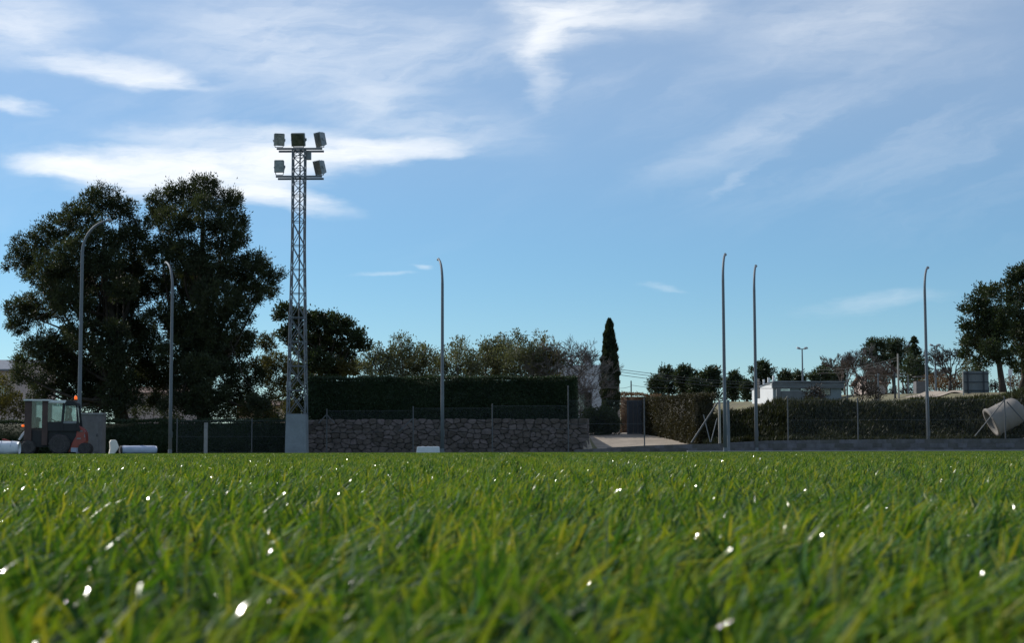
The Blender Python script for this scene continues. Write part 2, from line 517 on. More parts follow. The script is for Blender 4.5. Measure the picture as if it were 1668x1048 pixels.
# sandy lane climbing between the hedges
pv = grid_sheet('sandy_path', np.linspace(XW1 - 0.2, BANK_X - 0.3, 40), np.linspace(D_BLOCK + 0.35, 112, 90), lambda a, b: gz(a, b) + 0.02, 'sand')
# drain channel at the foot of the block wall
ch = MB()
xa, xb = X(1120, D_BLOCK - 0.9), X(1720, D_BLOCK - 0.9)
ch.box(((xa + xb) / 2, D_BLOCK - 0.75, 0.03), (xb - xa, 0.55, 0.10))
tag(ch.build('concrete_channel', 'gutter', bevel=0.015), kind='structure')

# ------------------------------------------------------------------ artificial turf (one uncountable mass, instanced tiles)
def turf_tile(size, spacing, per, h0, w0, segs, seed):
    r = np.random.default_rng(seed)
    g = np.arange(0, size, spacing)
    tx, ty = np.meshgrid(g, g)
    tufts = np.stack([tx.ravel(), ty.ravel()], -1) - size / 2 + r.normal(0, spacing * 0.28, (tx.size, 2))
    N = len(tufts) * per
    root = np.repeat(tufts, per, 0) + r.normal(0, spacing * 0.11, (N, 2))
    th = np.repeat(r.uniform(0, 2 * np.pi, len(tufts)), per)
    a = np.where(r.random(N) < 0.80, th + r.normal(0, 0.45, N), r.uniform(0, 2 * np.pi, N))
    # the pile has been brushed: swirls of lean a hand wide
    fx = np.sin(root[:, 0] * 19 + seed) + np.sin(root[:, 1] * 23 + 2 * seed) + 0.6
    fy = np.sin(root[:, 1] * 17 + 3 * seed) - np.sin(root[:, 0] * 29)
    lean = np.clip(np.repeat(r.normal(0.58, 0.30, len(tufts)), per) + r.normal(0, 0.16, N), 0.03, 1.5)
    d = np.stack([np.cos(a) * lean + 0.14 * fx + 0.38, np.sin(a) * lean + 0.14 * fy + 0.05], -1)
    ln = np.linalg.norm(d, axis=1)
    hgt = h0 * np.clip(r.normal(1.0, 0.17, N), 0.5, 1.5) * (0.90 + 0.10 * np.sin(root[:, 0] * 13 + seed) * np.sin(root[:, 1] * 11))
    tufth = np.repeat(r.normal(1.0, 0.24, len(tufts)), per)
    pit = np.sin(root[:, 0] * 118 + seed) * np.sin(root[:, 1] * 97 + 2 * seed) + 0.7 * np.sin(root[:, 0] * 171 + root[:, 1] * 139 + seed)
    hgt = hgt * tufth * (1 + 0.17 * pit + 0.20 * np.sin(root[:, 0] * 62 + 1.3 * seed) * np.sin(root[:, 1] * 47 - seed))
    hgt = np.minimum(hgt, 0.056)
    wid = w0 * r.uniform(0.65, 1.25, N)
    tw0 = r.uniform(0, np.pi, N); tw1 = r.normal(0, 1.5, N)
    ts = np.linspace(0, 1, segs + 1)
    V = np.zeros((N, segs + 1, 2, 3))
    for k, t in enumerate(ts):
        cx = root[:, 0] + d[:, 0] * hgt * t ** 1.7
        cy = root[:, 1] + d[:, 1] * hgt * t ** 1.7
        cz = hgt * (t - 0.34 * np.minimum(ln, 1.3) * t ** 2.2)
        ang = tw0 + tw1 * t
        hw = wid * 0.5 * (1 - 0.72 * t ** 3)
        sx, sy = np.cos(ang) * hw, np.sin(ang) * hw
        sz = 0.25 * hw * np.sin(ang * 2)
        V[:, k, 0] = np.stack([cx - sx, cy - sy, cz - sz], -1)
        V[:, k, 1] = np.stack([cx + sx, cy + sy, cz + sz], -1)
    base = np.arange(N)[:, None] * (segs + 1) * 2
    F = []
    for k in range(segs):
        q = base + np.array([[2*k, 2*k+1, 2*k+3, 2*k+2]])
        F.append(q)
    F = np.concatenate(F, 0)
    kind = np.clip(0.42 + np.repeat(0.15 * r.normal(0, 1, len(tufts)), per) + 0.21 * r.normal(0, 1, N) + 0.10 * np.sin(root[:, 0] * 9 + seed) * np.cos(root[:, 1] * 8), 0, 1)
    tint = np.repeat(kind, (segs + 1) * 2)
    return V.reshape(-1, 3), F, tint

tiles = []
for sd in range(3):
    tiles.append(turf_tile(0.6, 0.0165, 7, 0.043, 0.0027, 6, 11 + sd))     # 0 1 2  underfoot
for sd in range(2):
    tiles.append(turf_tile(1.0, 0.0240, 5, 0.043, 0.0034, 4, 21 + sd))     # 3 4    a few metres off
tiles.append(turf_tile(2.5, 0.062, 4, 0.042, 0.0062, 2, 31))               # 5      the rest of the pitch
pts = []
def ring(size, kinds, ok, x0, x1, y0, y1):
    for yy in np.arange(y0, y1, size):
        for xx in np.arange(x0, x1, size):
            if ok(xx, yy):
                pts.append((xx + size / 2, yy + size / 2, 100 + random.choice(kinds), random.uniform(-0.15, 0.15)))
ring(0.6, [0, 1, 2], lambda x, y: True, -1.8, 1.8, -0.6, 3.0)
ring(1.0, [3, 4], lambda x, y: not (-1.8 <= x < 1.2 and y < 3) and abs(x + 0.5) < 3.5 + 0.45 * max(y, 0), -9, 9, 0, 13)
ring(2.5, [5], lambda x, y: (y >= 13 or abs(x + 1.25) > 4.5 + 0.45 * y) and abs(x + 1.25) < 9 + 0.42 * y, -42.5, 42.5, 0.5, 73)
Vs, Fs, T, RG, RZ = [], [], [], [], []
off = 0
for i, (v, f, t) in enumerate(tiles):
    Vs.append(v); Fs.append(f + off); T.append(t); RG.append(np.full(len(v), i)); RZ.append(np.zeros(len(v))); off += len(v)
pa = np.array(pts)
Vs.append(np.stack([pa[:, 0], pa[:, 1], np.zeros(len(pa))], -1)); T.append(np.zeros(len(pa))); RG.append(pa[:, 2]); RZ.append(pa[:, 3])
tm = np_mesh('artificial_turf', np.concatenate(Vs), np.concatenate(Fs), np.concatenate(T), smooth=True)
tm.attributes.new('ring', 'INT', 'POINT').data.foreach_set('value', np.concatenate(RG).astype(np.int32))
tm.attributes.new('turn', 'FLOAT', 'POINT').data.foreach_set('value', np.concatenate(RZ).astype(np.float32))

def turf_material():
    m = bpy.data.materials.new('turf_fibre'); m.use_nodes = True
    t = NT(m.node_tree); m.node_tree.nodes.clear()
    at = t.n('ShaderNodeAttribute', attribute_name='tint').outputs['Fac']
    pos = t.n('ShaderNodeNewGeometry').outputs['Position']
    f = t.math('ADD', at, t.math('MULTIPLY', t.math('SUBTRACT', t.noise(pos, 1.3, 4.0), 0.5), 0.35))
    cr = t.n('ShaderNodeValToRGB')
    e = cr.color_ramp.elements
    e[0].position = 0.10; e[0].color = (0.018, 0.055, 0.014, 1)
    e[1].position = 0.95; e[1].color = (0.34, 0.325, 0.05, 1)
    for ps, c in ((0.35, (0.066, 0.165, 0.018, 1)), (0.55, (0.170, 0.262, 0.024, 1)), (0.75, (0.255, 0.295, 0.026, 1))):
        q = e.new(ps); q.color = c
    t.put(cr.inputs[0], f)
    p = t.n('ShaderNodeBsdfPrincipled')
    t.put(p.inputs['Base Color'], cr.outputs[0])
    wn = t.n('ShaderNodeTexWhiteNoise', noise_dimensions='1D'); t.put(wn.inputs['W'], at)
    t.put(p.inputs['Roughness'], t.sstep(wn.outputs['Value'], 0.15, 0.75, 0.10, 0.55))
    t.put(p.inputs['Specular IOR Level'], t.sstep(wn.outputs['Value'], 0.15, 0.75, 0.38, 0.2))
    tr = t.n('ShaderNodeBsdfTranslucent')
    t.put(tr.inputs['Color'], t.mix(1.0, cr.outputs[0], (1.5, 1.4, 0.5, 1), 'MULTIPLY'))
    mx = t.n('ShaderNodeMixShader'); mx.inputs[0].default_value = 0.38
    m.node_tree.links.new(p.outputs[0], mx.inputs[1]); m.node_tree.links.new(tr.outputs[0], mx.inputs[2])
    o = t.n('ShaderNodeOutputMaterial'); m.node_tree.links.new(mx.outputs[0], o.inputs['Surface'])
    return m
tm.materials.append(turf_material())
turf = tag(link(bpy.data.objects.new('artificial_turf', tm)), 'glossy green and yellow artificial turf fibres covering the pitch', 'turf', kind='stuff')
ng = bpy.data.node_groups.new('turf_scatter', 'GeometryNodeTree')
ng.interface.new_socket('Geometry', in_out='INPUT', socket_type='NodeSocketGeometry')
ng.interface.new_socket('Geometry', in_out='OUTPUT', socket_type='NodeSocketGeometry')
gi = ng.nodes.new('NodeGroupInput'); go = ng.nodes.new('NodeGroupOutput')
jn = ng.nodes.new('GeometryNodeJoinGeometry')
def gn_pick(v):
    na = ng.nodes.new('GeometryNodeInputNamedAttribute'); na.data_type = 'INT'; na.inputs['Name'].default_value = 'ring'
    cp = ng.nodes.new('FunctionNodeCompare'); cp.data_type = 'INT'; cp.operation = 'EQUAL'
    ia = [s for s in cp.inputs if s.type == 'INT']
    ng.links.new(na.outputs[0], ia[0]); ia[1].default_value = v
    sg = ng.nodes.new('GeometryNodeSeparateGeometry'); sg.domain = 'POINT'
    ng.links.new(gi.outputs[0], sg.inputs[0]); ng.links.new(cp.outputs[0], sg.inputs['Selection'])
    return sg.outputs[0]
for i in range(len(tiles)):
    ip = ng.nodes.new('GeometryNodeInstanceOnPoints')
    ng.links.new(gn_pick(100 + i), ip.inputs['Points']); ng.links.new(gn_pick(i), ip.inputs['Instance'])
    na = ng.nodes.new('GeometryNodeInputNamedAttribute'); na.data_type = 'FLOAT'; na.inputs['Name'].default_value = 'turn'
    cx = ng.nodes.new('ShaderNodeCombineXYZ')
    ng.links.new(na.outputs[0], cx.inputs[2]); ng.links.new(cx.outputs[0], ip.inputs['Rotation'])
    ng.links.new(ip.outputs[0], jn.inputs[0])
ng.links.new(jn.outputs[0], go.inputs[0])
turf.modifiers.new('scatter', 'NODES').node_group = ng

# ------------------------------------------------------------------ foliage helpers
def unit(n, r=rng):
    v = r.normal(0, 1, (n, 3))
    return v / np.linalg.norm(v, axis=1, keepdims=True)

def cards(c, d, L, W, tint, r=rng):
    """one small leaf (a bent pair of triangles) per centre c along d"""
    n = len(c)
    L = np.broadcast_to(np.asarray(L, float), (n,))[:, None]; W = np.broadcast_to(np.asarray(W, float), (n,))[:, None]
    d = d / np.maximum(np.linalg.norm(d, axis=1, keepdims=True), 1e-6)
    s = np.cross(d, unit(n, r)); s /= np.maximum(np.linalg.norm(s, axis=1, keepdims=True), 1e-6)
    V = np.stack([c - d * L * 0.5, c + s * W * 0.5, c + d * L * 0.5 + s * W * 0.1, c - s * W * 0.5], 1).reshape(-1, 3)
    i = np.arange(n)[:, None] * 4
    F = np.concatenate([i + [[0, 1, 3]], i + [[1, 2, 3]]], 0)
    return V, F, np.repeat(tint, 4)

def lobe_leaves(lobes, dens, L, W, rs=0.32, per=26, r=rng, flat=0.8):
    """lobes: (centre, radius); every lobe is a shell of small tufts, every tuft a bunch of leaves"""
    C, Dr, T = [], [], []
    for c, rad in lobes:
        n = max(4, int(dens * rad * rad))
        u = unit(n, r)
        k = rad * (0.22 + 0.78 * r.random(n) ** 0.5)
        k *= r.uniform(0.86, 1.08, n)
        sub = np.array(c)[None, :] + u * k[:, None] * np.array([1, 1, flat])[None, :]
        m = per
        o = r.normal(0, 0.42, (n, m, 3)) * rs * r.uniform(0.6, 1.3, (n, 1, 1))
        pos = sub[:, None, :] + o
        dr = o / rs + u[:, None, :] * 0.5 + np.array([0, 0, 0.35]) + r.normal(0, 0.35, (n, m, 3))
        tt = np.clip(r.normal(0.42, 0.20, (n, 1)) + r.normal(0, 0.14, (n, m)), 0, 1)
        C.append(pos.reshape(-1, 3)); Dr.append(dr.reshape(-1, 3)); T.append(tt.ravel())
    C = np.concatenate(C); Dr = np.concatenate(Dr); T = np.concatenate(T)
    n = len(C)
    return cards(C, Dr, L * r.uniform(0.6, 1.3, n), W * r.uniform(0.7, 1.3, n), T, r)

def leaf_obj(name, VFT, m, parent, org):
    V, F, T = VFT
    me = np_mesh(name, V - np.array(org)[None, :], F, T)
    me.materials.append(MATS[m])
    o = link(bpy.data.objects.new(name, me))
    if parent is not None:
        o.parent = parent
    return o

def bend(a, b, sag=0.0, n=5, wob=0.0):
    a = Vector(a); b = Vector(b); out = []
    for i in range(n):
        t = i / (n - 1)
        p = a.lerp(b, t) + Vector((0, 0, sag * math.sin(math.pi * t)))
        if 0 < i < n - 1 and wob:
            p += Vector((random.gauss(0, wob), random.gauss(0, wob), random.gauss(0, wob * 0.5)))
        out.append(p)
    return out

def tree(name, label, cat, base, lobes, trunk_top, r0, dens, L, W, leaf, group=None, rs=0.32, per=26, flat=0.8, bark='bark', limbs=True, fork=0.35, extra=None):
    base = Vector(base)
    e = empty(name, base, label, cat, group)
    mb = MB()
    tp = bend(base - Vector((0, 0, 0.1)), trunk_top, 0, 7, r0 * 0.5)
    mb.tube(tp, [r0 * (1.25 if i == 0 else 1 - 0.78 * i / 6) for i in range(7)], 9)
    mb.build('trunk', bark, e, org=base, smooth=True)
    if limbs:
        lm = MB()
        for c, rad in lobes:
            t = random.uniform(fork, 0.95)
            k = t * 6; i = min(5, int(k)); st = tp[i].lerp(tp[i + 1], k - i)
            rr = r0 * (1 - 0.75 * t) * 0.42
            lm.tube(bend(st, c, -0.12 * (Vector(c) - st).length, 5, 0.06), [rr, rr * .8, rr * .6, rr * .4, rr * .2], 5)
            for _ in range(3):
                d = Vector(unit(1)[0]) * rad * 0.8
                lm.tube([Vector(c) - d * 0.1, Vector(c) + d], [rr * .3, rr * .08], 4)
        lm.build('limbs', bark, e, org=base, smooth=True)
    leaf_obj('crown', lobe_leaves(lobes, dens, L, W, rs, per, flat=flat), leaf, e, base)
    if extra:
        for ex_lobes, ex_leaf in extra:
            leaf_obj('pale_foliage', lobe_leaves(ex_lobes, dens * 0.8, L, W, rs, per, flat=flat), ex_leaf, e, base)
    return e

def px_lobes(spec, D, depth=2.2, shrink=0.93):
    out = []
    for s in spec:
        px, py, rp = s[:3]
        dd = s[3] if len(s) > 3 else random.uniform(-1, 1) * depth
        d = D + dd
        out.append((P(px, py, d), rp * d / FPX * shrink))
    return out

# ------------------------------------------------------------------ the two big pines on the left
DP = 84.0
specA = [(165, 327, 36, 0), (128, 352, 36, -1), (196, 340, 30, .5), (92, 375, 36, 0), (52, 400, 34, 0), (36, 428, 30, 0), (75, 440, 42, -1.5), (34, 500, 28, 0),
         (70, 500, 42), (30, 530, 24, 0), (44, 585, 26, .5), (66, 565, 34), (40, 612, 24), (120, 420, 48, -2), (160, 392, 46, -1.5), (205, 392, 38, 0), (225, 372, 24, .6),
         (165, 455, 46), (115, 490, 46), (205, 440, 32, 1), (185, 505, 38), (140, 545, 42), (100, 560, 38), (95, 610, 36), (140, 605, 38), (178, 580, 34), (70, 635, 28),
         (120, 645, 32), (160, 650, 34), (188, 640, 26), (215, 500, 24), (170, 500, 50, 2), (110, 460, 50, 2), (110, 590, 42, 2.2), (150, 620, 40, 2.2),
         (225, 425, 30, 1), (228, 480, 26, 1.5), (222, 535, 26, 1.5), (205, 575, 26, -1), (200, 620, 28, -1), (185, 665, 24, -1), (215, 650, 22, -.8), (60, 665, 24), (100, 672, 26), (145, 680, 24, -1), (214, 470, 34, 2.5), (226, 540, 34, 2.5), (210, 600, 30, 2.5), (240, 610, 28, 2.5), (203, 470, 32, -1.5), (192, 540, 28, -1.6), (228, 575, 22, 1), (225, 620, 24, 1.5), (170, 430, 34, -2)]
specB = [(334, 307, 32, 0), (296, 318, 32, 0), (264, 328, 26, 0), (252, 352, 22, .4), (368, 328, 32, 0), (384, 362, 26, 0), (330, 350, 44, -1.5), (286, 362, 42, -1.5), (366, 385, 40, -1),
         (392, 392, 18, 0), (420, 425, 24, 0), (442, 446, 22, 0), (430, 470, 28, 0), (400, 440, 38, -1), (400, 480, 36), (350, 430, 48, -1.5), (300, 415, 48, -1.5), (262, 410, 36, 0), (255, 460, 34),
         (300, 470, 46), (350, 485, 46), (385, 515, 34), (260, 515, 30), (300, 525, 40), (345, 540, 44), (390, 560, 34), (280, 575, 36), (330, 590, 42), (375, 605, 36), (265, 625, 28),
         (305, 635, 34), (345, 645, 36), (390, 640, 32), (415, 615, 26), (425, 655, 22), (330, 450, 55, 2.2), (310, 540, 50, 2.2), (360, 580, 46, 2.2), (290, 610, 38, 2), (246, 560, 24, .5), (250, 600, 24, 1), (325, 600, 36, -2), (320, 655, 30, -1.6), (350, 668, 26, -1.4), (380, 668, 26), (285, 660, 26, -1.2), (410, 665, 22, 0), (255, 655, 20, .5)]
tree('pine_tree', 'huge dark bushy pine at the left edge with rounded crown, behind the loader', 'tree', P(205, 736, DP + 1), px_lobes(specA, DP), P(168, 400, DP), 0.42, 66, 0.150, 0.050,
     'pine_leaf', 'big pines behind the hedge', per=60, fork=0.25)
tree('pine_tree', 'tallest dark pine with pointed crown just left of the floodlight tower', 'tree', P(325, 736, DP), px_lobes(specB, DP), P(330, 370, DP), 0.42, 66, 0.150, 0.050,
     'pine_leaf', 'big pines behind the hedge', per=60, fork=0.25, extra=[(px_lobes([(438, 560, 22, 2), (452, 590, 22, 3), (445, 620, 20, 3), (425, 590, 20, 2), (462, 628, 18, 3), (448, 645, 18, 2), (468, 600, 16, 3), (436, 600, 20, 3), (470, 660, 14, 3), (440, 670, 14, 2)], DP), 'pine_olive')])
specR = [(520, 525, 26, 0), (552, 530, 30, 0), (575, 555, 22, 0), (592, 562, 14, 0), (488, 520, 24, 0), (465, 508, 22, 0), (535, 560, 34), (500, 560, 34), (565, 585, 22), (470, 545, 22), (515, 590, 30), (545, 600, 26), (588, 545, 12, 0)]
tree('stone_pine_tree', 'round dark pine right behind the floodlight tower, above the tall hedge', 'tree', P(520, 700, 93), px_lobes(specR, 93, 1.6), P(522, 560, 93), 0.28, 78, 0.20, 0.085, 'pine_round',
     per=30, extra=[(px_lobes([(555, 605, 20), (525, 612, 22), (580, 600, 16), (490, 610, 20)], 92, 1), 'pine_olive')])

# ------------------------------------------------------------------ grove of olive coloured trees over the hedge
grove = [(612, 575, 24, 'slim grey-green tree at the left end of the row above the tall hedge'),
         (655, 562, 30, 'feathery grey-green tree second from left in the row above the tall hedge'),
         (690, 572, 26, 'grey-green tree just left of the lone lamp post, above the tall hedge'),
         (745, 570, 32, 'grey-green tree just right of the lone lamp post, above the tall hedge'),
         (790, 572, 28, 'grey-green tree midway between the lone lamp post and the bare tree'),
         (812, 556, 26, 'narrow pointed grey-green tree, tallest of the row above the tall hedge'),
         (848, 560, 30, 'open twiggy grey-green tree left of the bare tree above the hedge'),
         (885, 562, 30, 'olive-brown leafy tree tangled with the bare tree above the hedge')]
for i, (px, py, rp, lab) in enumerate(grove):
    D = 90 + (i % 3) * 1.3
    spec = [(px, py + 6, rp * .62), (px - rp * .45, py + rp * .6, rp * .62), (px + rp * .5, py + rp * .55, rp * .62), (px, py + rp * 1.1, rp * .8), (px - rp * .5, py + rp * 1.6, rp * .6),
            (px + rp * .5, py + rp * 1.7, rp * .6), (px + random.uniform(-5, 5), py - rp * .35, rp * .34), (px - rp * .9, py + rp * .9, rp * .55), (px + rp * .9, py + rp * .85, rp * .55), (px, py + rp * 2.0, rp * .6)]
    b = P(px, 690, D)
    tree('olive_tree', lab, 'tree', (b.x, b.y, G(b.x, b.y)), px_lobes(spec, D, 0.9, 1.0), P(px, py + 6, D), 0.09, 74, 0.17, 0.060, 'olive_leaf' if i != 7 else 'pine_olive', 'row of trees above the tall hedge', rs=0.36, per=20, bark='bark_grey', flat=1.1)

# ------------------------------------------------------------------ bare trees
def bare_tree(name, label, base, top_h, spread, seed, m='twig_brown', group=None, levels=5, lean=0.0, r0=0.14, trunk_frac=0.25, rmin=0.009):
    rd = random.Random(seed)
    base = Vector(base)
    e = empty(name, base, label, 'tree', group)
    tr, br = MB(), MB()
    th = top_h * trunk_frac
    p1 = Vector((lean * th, 0, th))
    tr.tube([Vector((0, 0, -0.1)), p1 * 0.5 + Vector((rd.gauss(0, .05), rd.gauss(0, .05), 0)), p1], [r0, r0 * .8, r0 * .62], 8)
    def grow(p, d, ln, r, lv):
        q = p + d * ln
        mid = p.lerp(q, 0.5) + Vector((rd.gauss(0, .04), rd.gauss(0, .04), rd.gauss(0, .02))) * ln * 2
        br.tube([p, mid, q], [r, r * .8, r * .6], 5 if lv > 2 else 3, caps=False)
        if lv == 0:
            return
        for _ in range(3 if lv > 2 else rd.choice((3, 4))):
            nd = Vector((rd.gauss(0, 1), rd.gauss(0, 1), rd.gauss(0, 0.7)))
            nd = (d + nd * spread + Vector((0, 0, 0.13))).normalized()
            grow(p.lerp(q, rd.uniform(0.55, 1.0)), nd, ln * rd.uniform(0.6, 0.85), max(r * 0.58, rmin), lv - 1)
    L0 = (top_h - th) * 0.36
    for k in range(4):
        a = k * 1.57 + rd.uniform(-.4, .4)
        grow(p1 * rd.uniform(.75, 1), Vector((math.cos(a) * .55, math.sin(a) * .55, 1)).normalized(), L0, r0 * .5, levels)
    tr.build('trunk', m, e, smooth=True)
    br.build('branches', m, e)
    return e

# ------------------------------------------------------------------ hedges
def hedge(name, label, A, B, z0, z1, thick, n, leaf, group=None, L=0.09, W=0.045, wob=0.06, cat='hedge', ends=True):
    A = Vector((A[0], A[1], 0)); B = Vector((B[0], B[1], 0))
    d = (B - A); ln = d.length; d.normalize(); nrm = Vector((d.y, -d.x, 0))     # towards the camera
    if nrm.y > 0: nrm = -nrm
    org = (A + B) / 2; org.z = z0
    r = np.random.default_rng(int(abs(A.x * 97) + abs(B.y * 31)))
    h = z1 - z0
    def wobv(u, v):
        return wob * (np.sin(u * 2.1 + v * 1.3) + 0.7 * np.sin(u * 5.3 - v * 3.1 + 1) + 0.5 * np.sin(u * 0.7 + 2))
    # solid core, a little inside the leaf surface
    mb = MB()
    mb.box((0, 0, h / 2 - 0.08), (ln - 0.25, thick - 0.3, h - 0.16), math.atan2(d.y, d.x))
    Vc = np.array([list(v) for v in mb.v]); Fc = np.array(mb.f)
    areas = np.array([ln * h, ln * thick, thick * h * 1.0, thick * h * 1.0, ln * h * 0.35])
    cnt = (n * areas / areas.sum()).astype(int)
    C, Nn = [], []
    dn, nn = np.array(d), np.array(nrm); zz = np.array([0, 0, 1.0])
    An = np.array(A) + np.array([0, 0, 0]) - np.array([org.x, org.y, 0])
    def add(pos, normal):
        C.append(pos); Nn.append(np.broadcast_to(normal, pos.shape))
    u, v = r.random(cnt[0]) * ln, r.random(cnt[0]) * h
    add(An + u[:, None] * dn + v[:, None] * zz + (thick / 2 - 0.06 + wobv(u, v))[:, None] * nn, nn)
    u, v = r.random(cnt[1]) * ln, (r.random(cnt[1]) - .5) * thick
    add(An + u[:, None] * dn + v[:, None] * nn + (h - 0.05 + wobv(u, v) * 0.8 + np.abs(r.normal(0, 0.025, len(u))) + (r.random(len(u)) < 0.03) * r.random(len(u)) * 0.16)[:, None] * zz, zz)
    for k_, (e_, s_) in enumerate(((0.0, -1), (ln, 1))):
        u, v = (r.random(cnt[2 + k_]) - .5) * thick, r.random(cnt[2 + k_]) * h
        add(An + (e_ + s_ * (-0.05 + wobv(u, v)))[:, None] * dn + u[:, None] * nn + v[:, None] * zz, s_ * dn)
    u, v = r.random(cnt[4]) * ln, r.random(cnt[4]) * h
    add(An + u[:, None] * dn + v[:, None] * zz - (thick / 2 - 0.06 + wobv(u, v))[:, None] * nn, -nn)
    C = np.concatenate(C); Nn = np.concatenate(Nn)
    C = C + r.normal(0, 0.035, C.shape)
    dr = Nn * 0.7 + r.normal(0, 0.7, C.shape) + np.array([0, 0, 0.3])
    t = np.clip(r.normal(0.4, 0.22, len(C)), 0, 1)
    V, F, T = cards(C, dr, L * r.uniform(.6, 1.4, len(C)), W * r.uniform(.7, 1.3, len(C)), t, r)
    me = np_mesh(name, np.concatenate([V, Vc]), [F, Fc + len(V)], np.concatenate([T, np.full(len(Vc), 0.15)]))
    me.materials.append(MATS[leaf])
    o = link(bpy.data.objects.new(name, me)); o.location = org
    return tag(o, label, cat, group)

zt = lambda px, py, D: P(px, py, D).z
hedge('clipped_hedge', 'long tall dark clipped hedge standing on top of the rubble stone wall', (X(504, 79.3), 79.3), (X(939, 79.3), 79.3), 1.55, zt(720, 615, 78.7), 1.2, 60000, 'hedge_leaf', wob=0.035)
hedge('low_hedge', 'low dark hedge below the big pines left of the tower', (X(-60, 80.2), 80.2), (X(468, 80.2), 80.2), 0.0, zt(240, 685, 79.7), 1.0, 42000, 'hedge_leaf', wob=0.03)
hedge('cypress_hedge', 'brownish green clipped hedge right of the black gate', (X(1064, 88.5), 88.5), (X(1150, 80.6), 80.6), 0.25, zt(1150, 642, 80.4), 1.2, 26000, 'hedge_brown', wob=0.05, L=0.12, W=0.04)
hedge('dry_hedge', 'reddish brown dry hedge behind the black gate, right of the cypress', (X(1009, 97), 97), (X(1075, 97), 97), 1.2, zt(1030, 643, 97), 1.0, 9000, 'dry_leaf', wob=0.08)

# ------------------------------------------------------------------ rubble stone wall under the tall hedge
z_w = zt(720, 683, D_WALL)
wall = empty('stone_wall', ((XW0 + XW1) / 2, D_WALL + 0.3, 0), 'rubble stone retaining wall carrying the tall dark hedge', 'wall')
wl = XW1 - XW0
mb = MB(); mb.box((0, 0.07, (z_w - 0.06) / 2), (wl - 0.12, 0.42, z_w - 0.06)); mb.build('wall_core', 'joint_earth', wall)
def clip(poly, nx, nz, c):
    out = []
    for i in range(len(poly)):
        p, q = poly[i], poly[(i + 1) % len(poly)]
        dp, dq = p[0] * nx + p[1] * nz - c, q[0] * nx + q[1] * nz - c
        if dp <= 0: out.append(p)
        if dp * dq < 0:
            t = dp / (dp - dq); out.append((p[0] + (q[0] - p[0]) * t, p[1] + (q[1] - p[1]) * t))
    return out
def rubble(parent, x0, x1, z0, z1, sw, sh, y_face, depth=0.22, flip=None):
    """irregular stones: the cells round jittered seeds, each a separate proud block with worn edges"""
    rd = random.Random(41)
    K = sw / sh
    seeds = []; row = 0; z = z0 + sh / 2
    while z < z1 + sh * .3:
        x = x0 + rd.uniform(.2, .8) * sw
        while x < x1:
            seeds.append((x + rd.gauss(0, .20) * sw, z + rd.gauss(0, .26) * sh)); x += sw * rd.uniform(.7, 1.35)
        z += sh
    n_ = 0
    for i, (sx, sz) in enumerate(seeds):
        poly = [(x0, z0), (x1, z0), (x1, z1 + .03 * math.sin(sx * 3)), (x0, z1 + .03 * math.sin(sx * 3))]
        for j_, (tx_, tz_) in enumerate(seeds):
            if i == j_ or abs(tx_ - sx) > 3 * sw or abs(tz_ - sz) > 3 * sh: continue
            nx, nz = (tx_ - sx) / K ** 2, (tz_ - sz)
            c = nx * (sx + tx_) / 2 + nz * (sz + tz_) / 2
            poly = clip(poly, nx, nz, c)
            if len(poly) < 3: break
        if len(poly) < 3: continue
        cx = sum(p[0] for p in poly) / len(poly); cz = sum(p[1] for p in poly) / len(poly)
        # round the cell a little by cutting its corners
        rp_ = []
        for k in range(len(poly)):
            p, q = poly[k], poly[(k + 1) % len(poly)]
            rp_ += [(p[0] * .8 + q[0] * .2, p[1] * .8 + q[1] * .2), (p[0] * .2 + q[0] * .8, p[1] * .2 + q[1] * .8)]
        proud = rd.uniform(.015, .085)
        m = MB(); N_ = len(rp_)
        tilt = rd.gauss(0, .12), rd.gauss(0, .12)
        for sc, yy in ((.955, depth), (.955, -proud * .25), (.90, -proud * .75), (.66, -proud * 1.15)):
            for (px_, pz_) in rp_:
                dx_, dz_ = (px_ - cx) * sc, (pz_ - cz) * sc
                yj = yy + (rd.gauss(0, .007) + tilt[0] * dx_ + tilt[1] * dz_ if yy < 0 else 0)
                m.v.append(Vector((dx_, yj, dz_)) )
        for r_ in range(3):
            for k in range(N_):
                k2 = (k + 1) % N_
                m.f.append((r_ * N_ + k, r_ * N_ + k2, (r_ + 1) * N_ + k2, (r_ + 1) * N_ + k))
        m.f.append(tuple(3 * N_ + k for k in range(N_)))
        o = m.build('stone', 'stone', parent); o.location = (cx, y_face, cz); n_ += 1
    return n_
print('stones', rubble(wall, -wl / 2, wl / 2, 0.0, z_w, 0.345, 0.235, -0.20))
# quoins on the wall's free end
for k in range(5):
    m = MB().box((0, 0, 0), (0.16, 0.40, z_w / 5 - 0.02), taper=.96)
    o = m.build('stone', 'stone', wall, bevel=.03); o.location = (wl / 2 + 0.02, 0.10, z_w * (k + .5) / 5)

